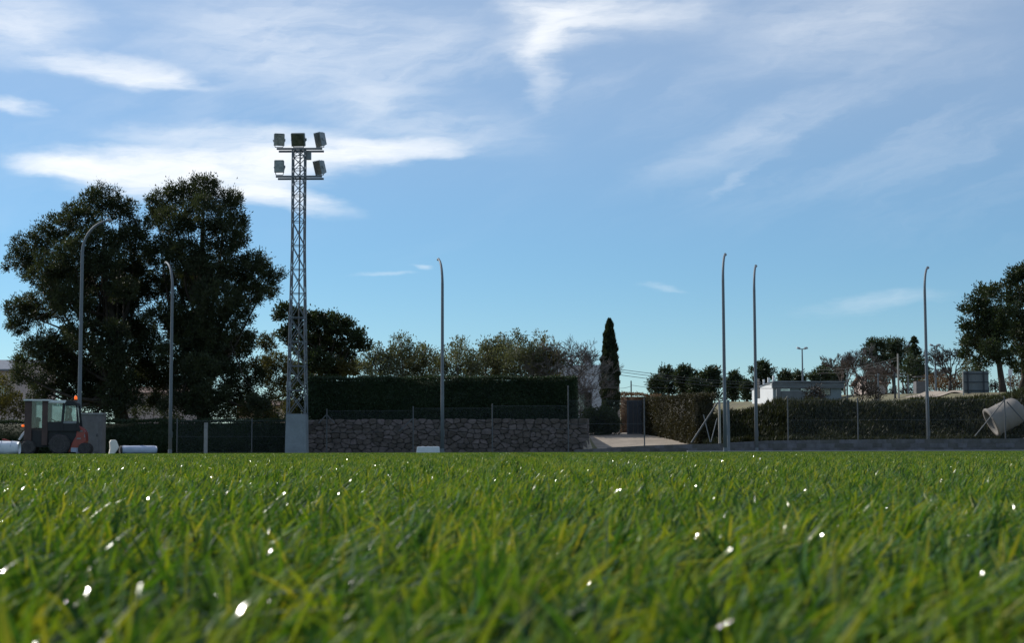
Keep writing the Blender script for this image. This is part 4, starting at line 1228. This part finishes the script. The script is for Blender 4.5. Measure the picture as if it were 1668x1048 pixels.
def beam(a, b, th=1.0, parent=tw, name='brace'):
    a = Vector(a); b = Vector(b); d = b - a
    o = link(bpy.data.objects.new(name, ume)); o.parent = parent
    o.matrix_local = Matrix.Translation(a) @ d.to_track_quat('Z', 'Y').to_matrix().to_4x4() @ Matrix.Diagonal((th, th, d.length, 1))
    return o
zs = [pz]
while zs[-1] < topz - 0.3:
    zs.append(zs[-1] + (1.15 if zs[-1] < zt(486, 400, DT) else 0.63))
zs[-1] = topz
for z0, z1 in zip(zs[:-1], zs[1:]):
    h0, h1 = half(z0), half(z1)
    for (ax, ay), (bx_, by_) in (((-1, -1), (1, -1)), ((1, -1), (1, 1)), ((1, 1), (-1, 1)), ((-1, 1), (-1, -1))):
        beam((ax * h0, ay * h0, z0), (bx_ * h1, by_ * h1, z1))
        beam((bx_ * h0 * 1.01, by_ * h0 * 1.01, z0), (ax * h1 * 1.01, ay * h1 * 1.01, z1))
        beam((ax * h1, ay * h1, z1), (bx_ * h1, by_ * h1, z1))
MB().tube([(0.06, -0.1, zt(487, 622, DT)), (0.06, -0.1, topz)], 0.035, 6).build('cable_duct', 'galvanised_pale', tw)
MB().box((-0.36, -0.32, zt(483, 630, DT)), (0.22, 0.16, 0.42)).build('switch_box', 'lamp_housing', tw, bevel=0.01)
MB().box((0.45, 0.12, topz - 0.28), (0.22, 0.2, 0.42)).build('ballast_box', 'lamp_housing', tw, bevel=0.01)
ppm = FPX / DT
arms = [(244.5, 448, 523), (289.5, 447, 523)]
for py, pa_, pb_ in arms:
    z = zt(486, py, DT); a, b = X(pa_, DT) - tx, X(pb_, DT) - tx
    MB().box(((a + b) / 2, -0.34, z), (b - a, 0.09, 0.09)).box(((a + b) / 2, 0.34, z), (b - a, 0.09, 0.09)).build('crossarm', 'galvanised', tw, bevel=0.006)
fl = [(452, 230.5, 244, 15, 8, 0.50, 0.56), (484, 230, 244, -4, 20, 0.66, 0.62), (519.5, 230, 244, -48, 14, 0.50, 0.66), (453, 274, 289, 0, 4, 0.46, 0.56), (519, 275.5, 289, -46, 16, 0.52, 0.66)]
for px, py, parm, yaw, tilt, wd, ht in fl:
    c = Vector((X(px, DT) - tx, -0.40, zt(px, py, DT)))
    za = zt(px, parm, DT)
    f = MB()
    M = (Matrix.Rotation(R(yaw), 3, 'Z') @ Matrix.Rotation(R(tilt), 3, 'X'))
    prof = [(-.5, -.14, .5), (.5, -.14, .5), (.5, -.14, -.5), (-.5, -.14, -.5)]
    bk = [(-.40, .20, .42), (.40, .20, .42), (.40, .20, -.42), (-.40, .20, -.42)]
    md = [(-.5, .02, .5), (.5, .02, .5), (.5, .02, -.5), (-.5, .02, -.5)]
    f.v = [Vector((x * wd, y, z * ht)) for x, y, z in prof + md + bk]
    f.f = [(0, 3, 2, 1), (8, 9, 10, 11)]
    for k in range(4):
        j = (k + 1) % 4
        f.f += [(k, j, 4 + j, 4 + k), (4 + k, 4 + j, 8 + j, 8 + k)]
    fo = f.build('floodlight', 'lamp_housing', tw, bevel=0.012)
    fo.matrix_local = Matrix.Translation(c) @ M.to_4x4()
    MB().box((0, -0.146, 0), (wd * 0.88, 0.012, ht * 0.88)).build('lens', 'flood_glass', fo)
    MB().box((0, -0.11, 0.52 * ht), (wd * 0.9, 0.1, 0.02)).box((wd * .55, .0, 0), (.05, .1, .12)).build('visor', 'lamp_housing', fo)
    br = MB()
    for sx in (-1, 1):
        br.tube([c + M @ Vector((sx * (wd / 2 + .03), 0.02, 0)), Vector((c.x + sx * wd * .36, -0.36, za + 0.05))], 0.018, 5)
    br.tube([Vector((c.x - wd * .38, -0.36, za + 0.055)), Vector((c.x + wd * .38, -0.36, za + 0.055))], 0.018, 5)
    bo_ = br.build('bracket', 'galvanised', tw)

# ------------------------------------------------------------------ grey cabinet by the loader
cb0, cb1 = X(131, 74.5), X(166, 74.5)
cab = empty('utility_cabinet', ((cb0 + cb1) / 2, 74.8, 0), 'grey rendered utility cabinet behind the right end of the loader', 'cabinet')
ch_ = zt(148, 676, 74.5)
MB().box((0, 0, ch_ / 2), (cb1 - cb0, 0.7, ch_)).build('body', 'cabinet_render', cab, bevel=0.01)
MB().box((0, 0, ch_ + 0.04), (cb1 - cb0 + 0.08, 0.78, 0.08)).build('cap', 'concrete', cab, bevel=0.01)
d_ = MB().box((0.0, -0.36, ch_ * 0.45), (0.72, 0.03, ch_ * 0.78)).build('door', 'cabinet_render', cab, bevel=0.006)
MB().box((0.28, -0.385, ch_ * 0.48), (0.03, 0.03, 0.14)).build('handle', 'dark_steel', d_)

# ------------------------------------------------------------------ red compact loader
DL = 68.0
k_ = DL / FPX
lx = X(88, DL)
ld = empty('compact_loader', (lx, DL, 0), 'red and black compact loader with glazed cab at the left of the pitch', 'loader', rz=R(9))
def lp(px, py):           # photograph pixel to the loader's own x, z
    return ((px - 88) * k_, P(px, py, DL).z)
def lbox(px0, py0, px1, py1, y0, y1):
    (xa_, za_), (xb_, zb_) = lp(px0, py1), lp(px1, py0)
    return ((xa_ + xb_) / 2, (y0 + y1) / 2, (za_ + zb_) / 2), (xb_ - xa_, y1 - y0, zb_ - za_)
def lpoly(pts_):
    return [lp(*p) for p in pts_]
FY, BY = -0.62, 0.62
MB().prism(lpoly([(40, 722), (46, 700), (82, 700), (112, 697), (126, 700), (128, 728), (40, 730)]), -0.48, 0.48).build('chassis', 'machine_black', ld, bevel=0.015)
for px0, px1, py0, mm in ((44, 55, 653, 'machine_brown'), (71, 80, 654, 'machine_brown')):
    for y0 in (FY, BY - 0.08):
        c, s = lbox(px0, py0, px1, 726, y0, y0 + 0.08); MB().box(c, s).build('cab_pillar', mm, ld, bevel=0.01)
for y0 in (FY, BY - 0.07):
    MB().prism(lpoly([(103, 658), (107.5, 658), (104, 703), (100, 703)]), y0, y0 + 0.07).build('cab_pillar', 'machine_black', ld, bevel=0.008)
    MB().prism(lpoly([(120, 654), (125, 657), (131, 703), (126, 703), (124, 665)]), y0, y0 + 0.07).build('cab_pillar', 'machine_black', ld, bevel=0.008)
MB().prism(lpoly([(42, 654.5), (42, 652), (84, 652), (86, 654.5)]), -0.72, 0.72).build('canopy_roof', 'machine_white', ld, bevel=0.008)
MB().prism(lpoly([(80, 657.6), (84, 653.6), (109, 653.2), (107, 657.8)]), -0.69, 0.69).build('cab_roof', 'machine_white', ld, bevel=0.01)['label'] = 'white lit roof panel'
MB().prism(lpoly([(107, 658), (110, 653.3), (119, 653.6), (125, 657), (126, 662), (121, 661.5), (108, 661.5)]), -0.66, 0.66).build('roof_frame', 'machine_black', ld, bevel=0.015)
for y0 in (FY + 0.02, BY - 0.04):
    gm_ = 'cab_glass' if y0 < 0 else 'backlit_glass'
    MB().prism(lpoly([(55, 655), (71, 655), (71, 698), (55, 698)]), y0, y0 + 0.012).build('side_window', gm_, ld)
    MB().prism(lpoly([(80, 658), (103, 659), (101, 688), (80, 688)]), y0, y0 + 0.012).build('side_window', gm_, ld)
    MB().prism(lpoly([(107, 662), (122, 662), (125, 688.5), (105.2, 688.5)]), y0, y0 + 0.012).build('side_window', gm_, ld)
    MB().prism(lpoly([(80, 688), (125, 688.5), (126, 703), (80, 703)]), y0, y0 + 0.03).build('door_panel', 'machine_black', ld, bevel=0.005)
c, s = lbox(104.6, 687, 125, 691, FY - 0.02, FY + 0.05); MB().box(c, s).build('window_sill', 'rim_grey', ld, bevel=0.006)
# red engine hood with vents
hood = MB().prism(lpoly([(126, 694), (133, 697), (139, 704), (140, 720), (136, 726), (130, 736), (112, 737), (118, 722), (124, 712)]), -0.52, 0.52).build('engine_hood', 'machine_red', ld, bevel=0.03)
for (a, b, c2, d2) in ((129, 702, 134.5, 704), (125.5, 714, 132, 716), (137.2, 708, 138.8, 713)):
    c, s = lbox(a, b, c2, d2, -0.54, -0.515); MB().box(c, s).build('vent', 'rim_grey', hood)
c, s = lbox(117, 730, 128, 737, -0.56, -0.52); MB().box(c, s).build('number_plate', 'wrap_blue', hood, bevel=0.004)
def wheel(px, r, y, w_):
    x, z = (px - 88) * k_, r
    e_ = MB().lathe([(r * .55, -w_/2), (r * .86, -w_/2), (r * .97, -w_ * .36), (r, -w_ * .2), (r, w_ * .2), (r * .97, w_ * .36), (r * .86, w_/2), (r * .55, w_/2)], (x, y, z), 28, 'Y').build('wheel', 'rubber', ld, smooth=False)
    MB().lathe([(r * .18, -w_ * .44), (r * .52, -w_ * .40), (r * .56, -w_ * .52), (r * .56, w_ * .52), (r * .52, w_ * .4), (r * .18, w_ * .44)], (x, y, z), 24, 'Y').build('rim', 'rim_grey', e_)
    lug = MB()
    for k in range(18):
        t = k * 2 * math.pi / 18
        for sy in (-1, 1):
            q = t + (0.09 if sy > 0 else -0.09)
            lug.box((x + math.cos(q) * r * 1.0, y + sy * w_ * .22, z + math.sin(q) * r * 1.0), (0.05, w_ * .42, 0.04), 0, -q + math.pi / 2)
    lug.build('tread_lugs', 'rubber', e_)
for y in (-0.56, 0.56):
    wheel(99, 0.43, y, 0.30); wheel(138, 0.24, y, 0.2); wheel(50, 0.30, y, 0.26)
# front boom with roll spike at the left end
bmz = MB().prism(lpoly([(22, 721), (46, 719), (52, 706), (56, 708), (48, 726), (22, 726)]), -0.12, 0.12).build('boom', 'machine_brown', ld, bevel=0.01)
MB().prism(lpoly([(33, 717), (38, 708), (43, 702), (45, 704), (40, 712), (36, 718)]), -0.34, -0.22).build('hydraulic_arm', 'wrap_white', ld, bevel=0.01)
MB().prism(lpoly([(8, 715), (26, 722), (26, 725), (8, 718)]), -0.3, 0.3).build('bucket_arm', 'machine_red', ld, bevel=0.01)
x, z = lp(41, 694.5)
MB().lathe([(0.03, -0.05), (0.06, -0.03), (0.06, 0.03), (0.03, 0.05)], (x, -0.5, z), 10).build('indicator_lamp', 'beacon_amber', ld)
MB().tube([(x + 0.06, -0.5, z - 0.2), (x, -0.5, z - 0.04)], 0.012, 5).build('lamp_stalk', 'machine_black', ld)
x, z = lp(122, 649)
bc = MB().lathe([(0.062, -0.07), (0.066, 0.0), (0.055, 0.07), (0.02, 0.095)], (x, -0.3, z), 12).build('beacon', 'beacon_amber', ld, smooth=True)
MB().lathe([(0.075, -0.13), (0.075, -0.07)], (x, -0.3, z), 12).build('beacon_base', 'machine_black', bc)
# seat and steering wheel
seat = MB().box(((62 - 88) * k_, 0.1, lp(60, 700)[1]), (0.46, 0.5, 0.12)).box(((60 - 88) * k_, 0.1, lp(60, 690)[1]), (0.14, 0.48, 0.5)).box(((63 - 88) * k_, 0.1, lp(60, 685)[1] + .02), (0.12, 0.26, 0.16)).build('seat', 'machine_black', ld, bevel=0.03)
sx_, sz_ = lp(88, 686)
MB().tube([(sx_ + 0.19 * math.cos(t) , 0.1 + 0.19 * math.sin(t), sz_ - 0.1 * math.cos(t)) for t in np.linspace(0, 2 * math.pi, 17)], 0.016, 6).tube([(sx_, 0.1, sz_), (sx_ - 0.1, 0.1, sz_ - 0.5)], 0.025, 6).build('steering_wheel', 'machine_black', ld)

# driver sitting inside the cab, behind the right hand window, facing left
def person(parent_loader):
    import bmesh
    hx, hz = lp(111.5, 671)
    sx0 = lp(113, 700)[0]; seat_z = lp(113, 704)[1]
    v = {}; edges = []; rad = {}
    def j(n_, p, r_, link_=None):
        v[n_] = Vector(p); rad[n_] = r_
        if link_: edges.append((link_, n_))
    y = 0.0
    j('pelvis', (sx0 + .02, y, seat_z + 0.08), .14)
    j('belly', (sx0 + .02, y, seat_z + 0.25), .135, 'pelvis')
    j('chest', (sx0 - .0, y, hz - 0.34), .15, 'belly')
    j('neck', (hx + .02, y, hz - 0.16), .055, 'chest')
    j('head0', (hx + .01, y, hz - 0.06), .075, 'neck')
    j('head1', (hx, y, hz + 0.03), .095, 'head0')
    j('head2', (hx + .01, y, hz + 0.10), .07, 'head1')
    wx, wz = lp(92, 688)
    for s_, q in ((-1, 'l'), (1, 'r')):
        j('sh' + q, (sx0 + .01, y + s_ * .19, hz - 0.28), .065, 'chest')
        j('el' + q, (sx0 - .16, y + s_ * .26, hz - 0.50), .045, 'sh' + q)
        j('wr' + q, (wx + .14, .1 + s_ * .17, wz + .02), .030, 'el' + q)
        j('palm' + q, (wx + .06, .1 + s_ * .16, wz + .03), .030, 'wr' + q)
        for f_ in range(4):
            j('f%d%s' % (f_, q), (wx + .01, .1 + s_ * (.125 + .022 * f_), wz + .035), .010, 'palm' + q)
            j('g%d%s' % (f_, q), (wx - .012 - .004 * (f_ % 2), .1 + s_ * (.125 + .022 * f_), wz - .01), .009, 'f%d%s' % (f_, q))
        j('th' + q, (wx + .03, .1 + s_ * .10, wz + .0), .011, 'palm' + q)
        j('hip' + q, (sx0 - .06, y + s_ * .11, seat_z + .06), .10, 'pelvis')
        j('knee' + q, (sx0 - .44, y + s_ * .14, seat_z + .10), .075, 'hip' + q)
        j('ank' + q, (sx0 - .46, y + s_ * .14, seat_z - .30), .048, 'knee' + q)
        j('toe' + q, (sx0 - .62, y + s_ * .15, seat_z - .34), .040, 'ank' + q)
    names = list(v)
    base = Vector((sx0, 0, seat_z))
    me = bpy.data.meshes.new('person')
    me.from_pydata([tuple(v[n_] - base) for n_ in names], [(names.index(a), names.index(b)) for a, b in edges], [])
    o = link(bpy.data.objects.new('person', me))
    o.modifiers.new('skin', 'SKIN')
    sv = me.skin_vertices[0].data
    for i_, n_ in enumerate(names):
        sv[i_].radius = (rad[n_], rad[n_]); sv[i_].use_root = (n_ == 'pelvis')
    ss = o.modifiers.new('sub', 'SUBSURF'); ss.levels = 2; ss.render_levels = 2
    me.materials.append(MATS['cloth_dark'])
    Mw = Matrix.Translation(parent_loader.location) @ Matrix.Rotation(parent_loader.rotation_euler.z, 4, 'Z') @ Matrix.Translation(base)
    o.matrix_world = Mw
    tag(o, 'person in dark clothes sitting at the wheel inside the loader cab', 'person')
    hd_ = Vector((hx, 0, hz + .03)) - base
    fc = MB().lathe([(.02, -.125), (.06, -.11), (.082, -.05), (.09, .02), (.085, .07), (.05, .115), (.01, .125)], hd_ + Vector((-.02, 0, 0)), 14)
    fc.box(hd_ + Vector((-.115, 0, -.01)), (.04, .03, .045))
    fc.box(hd_ + Vector((-.103, 0, -.062)), (.015, .05, .012))
    for s_ in (-1, 1): fc.box(hd_ + Vector((.0, s_ * .09, -.0)), (.04, .02, .06))
    f_ = fc.build('face', 'skin', o, smooth=True)
    ey = MB()
    for s_ in (-1, 1): ey.lathe([(.004, -.012), (.013, 0), (.004, .012)], hd_ + Vector((-.104, s_ * .033, .02)), 8)
    ey.build('eyes', 'hair_dark', f_)
    MB().lathe([(.095, .0), (.1, .05), (.085, .10), (.05, .128), (.01, .14)], hd_ + Vector((.012, 0, .0)), 14).box(hd_ + Vector((.07, 0, -.02)), (.05, .14, .12)).build('hair', 'hair_dark', o, smooth=True)
person(ld)

# ------------------------------------------------------------------ wrapped turf rolls and bale
def roll_mesh(length, w_, h_, n=28, m=14, end_round=0.12, seed=1):
    r = random.Random(seed); b = MB(); ks = []
    for i in range(m + 1):
        t = i / m; x = t * length
        e_ = min(t, 1 - t) * length
        q = 1.0 if e_ > end_round else 0.86 + 0.14 * math.sin(math.pi / 2 * e_ / end_round)
        for j in range(n):
            a = 2 * math.pi * j / n
            lump = 1 + r.gauss(0, .012) + .02 * math.sin(x * 9 + j)
            yy = math.cos(a) * w_ / 2 * q * lump; zz_ = math.sin(a)
            zz_ = (math.copysign(abs(zz_) ** (0.8 if zz_ > 0 else 0.55), zz_)) * h_ / 2 * q * lump
            b.v.append(Vector((x, yy, zz_ + h_ / 2)))
    for i in range(m):
        for j in range(n):
            j2 = (j + 1) % n
            b.f.append((i*n + j, i*n + j2, (i+1)*n + j2, (i+1)*n + j))
    b.f.append(tuple(range(n))); b.f.append(tuple(m*n + j for j in reversed(range(n))))
    return b
rl = empty('wrapped_turf_roll', (X(-30, 64), 64, 0), 'white wrapped roll lying at the left edge of the pitch', 'roll', 'wrapped rolls on the pitch', rz=R(4))
roll_mesh(X(30.5, 64) - X(-30, 64), 0.62, zt(15, 719, 64), end_round=0.28).build('wrapping', 'wrap_white', rl, smooth=True)
m = MB()
for xx in (0.35, 0.8, 1.2):
    m.tube([(xx, math.cos(a) * .318, max(0.0, math.sin(a)) ** .8 * zt(15, 719, 64) * .51 + zt(15, 719, 64) / 2) for a in np.linspace(0.1, math.pi - .1, 15)], 0.010, 5)
m.build('strap', 'wrap_blue', rl)
r2 = empty('wrapped_turf_roll', (X(197, 68.5), 68.5, 0), 'bluish wrapped roll with black open end and white flap, right of the loader', 'roll', 'wrapped rolls on the pitch', rz=R(24))
hr = zt(200, 726.5, 68.5)
b = roll_mesh((X(251, 68.5) - X(197, 68.5)) * 1.05, 0.66, hr, seed=4)
b.build('wrapping', 'wrap_blue', r2, smooth=True)
pl = MB().lathe([(0.05, -0.02), (0.30, -0.02), (0.325, 0.0), (0.325, 0.03)], (0, 0, 0), 26, 'X').build('roll_end', 'rubber', r2)
pl.scale = (1, 1.03, hr / 0.65); pl.location = (-0.02, 0, hr / 2)
fl_ = MB()
fz_ = zt(186, 717, 68.5)
pr = [(-0.52, 0.0), (-0.30, 0.0), (-0.16, 0.20), (-0.10, 0.30), (-0.20, fz_ - .06), (-0.26, fz_), (-0.45, fz_ - .01), (-0.49, fz_ - .1), (-0.47, 0.25)]
fl_.prism(pr, -0.14, 0.10).build('loose_flap', 'wrap_cream', r2, bevel=0.03)['label'] = 'bright white flap of wrapping standing up'
x0, x1 = X(678, 70), X(716, 70); hb = zt(697, 728, 70)
bl = MB(); nn_ = 12
pr = [(0, 0), (x1 - x0, 0)] + [((x1 - x0) * (1 - (0.015 + i / nn_ * 0.95)), hb - (0.0 if 0 < i < nn_ else 0.03) + 0.012 * math.sin(i * 2.3)) for i in range(nn_ + 1)]
o = bl.prism(pr, 0, 0.55).build('white_bale', 'wrap_white', None, bevel=0.02, loc=(x0, 70, 0))
tag(o, 'small white wrapped block on the pitch left of the lone lamp post', 'bale')

# ------------------------------------------------------------------ pale drum tipped against the bank
DB = 78.7
rc = P(1614, 690, DB)                                    # centre of its lower, open end
R0 = 0.70
prof = [(R0 * .80, .16), (R0 * .84, .02), (R0 * .90, 0), (R0 * 1.07, .0), (R0 * 1.10, .05), (R0 * 1.08, .13), (R0 * 1.0, .20), (R0 * 1.0, .62), (R0 * 1.015, .66), (R0 * 1.0, .70), (R0 * .99, 1.15),
        (R0 * .96, 1.34), (R0 * .86, 1.52), (R0 * .66, 1.64), (R0 * .40, 1.70), (R0 * .16, 1.72), (R0 * .16, 1.80), (R0 * .02, 1.80)]
dm = empty('tilted_drum', rc, 'pale drum-shaped tank tipped against the bank behind the fence at right', 'tank')
bd = MB().lathe(prof, (0, 0, 0), 36, 'X').build('shell', 'pale_tube', dm, smooth=True)
# axis climbs to the right and turns its open end slightly to the camera
dm.rotation_euler = (Matrix.Rotation(R(-2), 3, 'Z') @ Matrix.Rotation(R(-27), 3, 'Y')).to_euler()
hp = MB()
for t in np.linspace(0, 2 * math.pi, 12, endpoint=False):
    hp.lathe([(.012, -.01), (.022, 0), (.022, .02), (.01, .03)], (0.66, R0 * 1.015 * math.cos(t), R0 * 1.015 * math.sin(t)), 6)
hp.build('hoop_bolts', 'galvanised', dm)

bush('garden_shrub', 'brownish green shrubs at the left edge behind the loader', [(2, 640, 26), (-25, 625, 30), (20, 655, 22), (-10, 668, 26), (35, 668, 20), (-40, 660, 26), (12, 622, 14)], 92, (5, 690), 'pine_olive', 60, 0.2, 0.07, depth=.8, per=20, rs=.35)
bush('garden_shrub', 'dark upright shrub beside the tower plinth, in front of the ochre house', [(428, 664, 14), (432, 676, 16), (420, 682, 14), (440, 684, 14)], 86, (430, 690), 'hedge_leaf', 90, 0.16, 0.06, depth=.4, per=20, rs=.3)
bush('garden_shrub', 'dark foliage right behind the foot of the floodlight tower', [(480, 600, 18), (492, 622, 20), (474, 640, 18), (496, 650, 18), (484, 668, 18), (468, 668, 16), (500, 672, 16)], 90, (484, 690), 'pine_round', 90, 0.17, 0.07, depth=.7, per=24, rs=.35)
bush('garden_shrub', 'dark shrubs low between the trunks of the two big pines', [(232, 668, 14), (250, 655, 14), (268, 672, 14), (215, 676, 12), (285, 678, 12)], 90, (250, 690), 'pine_leaf', 70, 0.18, 0.07, depth=.6, per=18, rs=.35)
# ------------------------------------------------------------------ hoarding, container, sign on the right hill
hz0 = G(X(1590, 97), 97)
hb0 = empty('hoarding', (X(1592, 97), 97, hz0), 'back of a dark grey advertising hoarding on the right hill', 'hoarding')
hw = X(1613, 97) - X(1570, 97); zt0, zt1 = zt(1590, 641, 97) - hz0, zt(1590, 605, 97) - hz0
for k in range(6):
    MB().box((-hw / 2 + hw * (k + .5) / 6, 0, (zt0 + zt1) / 2), (hw / 6 - 0.01, 0.04, zt1 - zt0)).build('panel', 'board_grey', hb0)
for k in range(3):
    MB().box((0, -0.04, zt0 + (zt1 - zt0) * (0.12 + .38 * k)), (hw, 0.04, 0.05)).build('rail', 'dark_steel', hb0)
for xx in (-hw / 2 + .02, -hw * .3, hw * .3):
    MB().box((xx, -0.085, zt1 / 2 - .2), (0.07, 0.05, zt1 + .4)).build('upright', 'dark_steel' if xx > -hw * .4 else 'pole_pale', hb0)
o = MB().box((0, 0, .3), (X(1508, 118) - X(1493, 118), 0.9, zt(1500, 628, 118) - G(X(1500, 118), 118) + .6)).box((0, 0, zt(1500, 628, 118) - G(X(1500, 118), 118) + .62), (0.78, 1.0, 0.06)).build('waste_container', 'cabinet_render', None, bevel=.02, loc=(X(1500, 118), 118, G(X(1500, 118), 118)))
tag(o, 'small pale grey container on the hill left of the far right lamp post', 'container')
zs_ = G(X(1649, 103), 103)
sg = empty('white_sign', (X(1649, 100), 100, zs_), 'small white sign between the right hand pine trunks', 'sign')
MB().tube([(0, 0, 0), (0, 0, zt(1649, 602, 100) - zs_)], 0.03, 6).build('post', 'galvanised', sg)
MB().box((0, -0.04, zt(1649, 607, 100) - zs_), (0.26, 0.03, 0.42)).build('plate', 'white_render', sg, bevel=.004)
# sunlit sandy track on the hill
tr_ = grid_sheet('hill_track', np.linspace(X(1494, 104), X(1612, 104), 30), np.linspace(101, 107, 14), lambda a, b: gz(a, b) + 0.06 + 0.10 * sm(b, 101, 106), 'sand')

# ------------------------------------------------------------------ masts, poles and overhead cables
def twin_lamp(px, top, D, label, bot=645):
    z = G(X(px, D), D); H_ = zt(px, top, D) - z
    e = empty('twin_lamp_mast', (X(px, D), D, z), label, 'lamp mast', 'twin lamp masts on the hill')
    MB().tube([(0, 0, -.1), (0, 0, H_)], [0.09, 0.05], 8).build('pole', 'galvanised', e)
    MB().box((0, 0, H_), (0.6, 0.06, 0.06)).build('crossarm', 'galvanised', e)
    for s_ in (-1, 1):
        l_ = MB().box((0, 0, 0), (0.34, 0.3, 0.14), taper=.75).build('lamp_head', 'lamp_housing', e, bevel=.02)
        l_.location = (s_ * 0.30, -0.05, H_ + 0.08); l_.rotation_euler = (R(14), s_ * R(-14), 0)
    return e
twin_lamp(1309.5, 569, 132, 'slender twin headed lamp mast in front of the depot')
twin_lamp(1527, 564, 132, 'slender twin headed lamp mast just right of the far right lamp post')
def pole(px, top, D, r_, m_, label, bot_z=None):
    z = G(X(px, D), D) if bot_z is None else bot_z
    o_ = MB().tube([(0, 0, -.1), (0, 0, zt(px, top, D) - z)], [r_, r_ * .75], 8).lathe([(r_ * .8, 0), (r_ * .5, .06)], (0, 0, zt(px, top, D) - z), 8).build('utility_pole', m_, None, loc=(X(px, D), D, z))
    return tag(o_, label, 'pole', 'poles carrying overhead cables')
pole(1008, 590, 95, 0.09, 'pole_wood', 'wooden pole hugging the right side of the cypress')
pole(1029, 622, 100, 0.05, 'dark_steel', 'short dark pole above the dry hedge right of the cypress')
pole(1466, 578, 110, 0.075, 'pole_pale', 'pale wooden pole in front of the leafless grove')
pole(1460, 608, 111, 0.07, 'dark_steel', 'dark post just left of the pale pole on the hill')
pole(1433, 610, 112, 0.06, 'galvanised', 'thin grey post left of the pale pole on the hill')
pole(1382, 606, 114, 0.06, 'galvanised_pale', 'thin pale post at the right end of the depot')
pole(1482, 612, 112, 0.05, 'galvanised', 'thin grey post right of the pale pole on the hill')
def cable(a, b, sag, label, r_=0.012):
    pa_, pb_ = P(*a), P(*b)
    o_ = MB().tube(bend(pa_, pb_, -sag, 14), r_, 4).build('overhead_cable', 'cable', None, org=pa_, loc=pa_)
    return tag(o_, label, 'cable', 'overhead cables')
cable((1008, 602, 95), (1390, 618, 118), .5, 'topmost overhead cable running right from the wooden pole by the cypress', .016)
cable((1008, 606, 95), (1390, 622, 118), .5, 'second overhead cable running right from the wooden pole by the cypress', .016)
cable((1008, 611, 95), (1390, 628, 118), .5, 'third overhead cable running right from the wooden pole by the cypress', .016)
cable((1029, 629, 100), (1008, 633, 95), .05, 'short low cable between the dark pole and the pole by the cypress')
cable((1029, 628, 100), (1100, 631, 105), .1, 'low cable running right from the short dark pole')
cable((1330, 603, 116), (1466, 582, 110), .25, 'upper cable climbing to the pale wooden pole from the left')
cable((1330, 609, 116), (1466, 586, 110), .25, 'lower cable climbing to the pale wooden pole from the left')
cable((1466, 582, 110), (1600, 590, 112), .3, 'cable running right from the pale wooden pole')
cable((1382, 609, 114), (1433, 611, 112), .03, 'level wire between the thin posts left of the pale pole')
cable((1433, 612, 112), (1460, 611, 111), .02, 'short level wire joining the dark post and the thin grey post')
cable((1460, 614, 111), (1570, 610, 112), .1, 'level wire running right from the dark post on the hill')
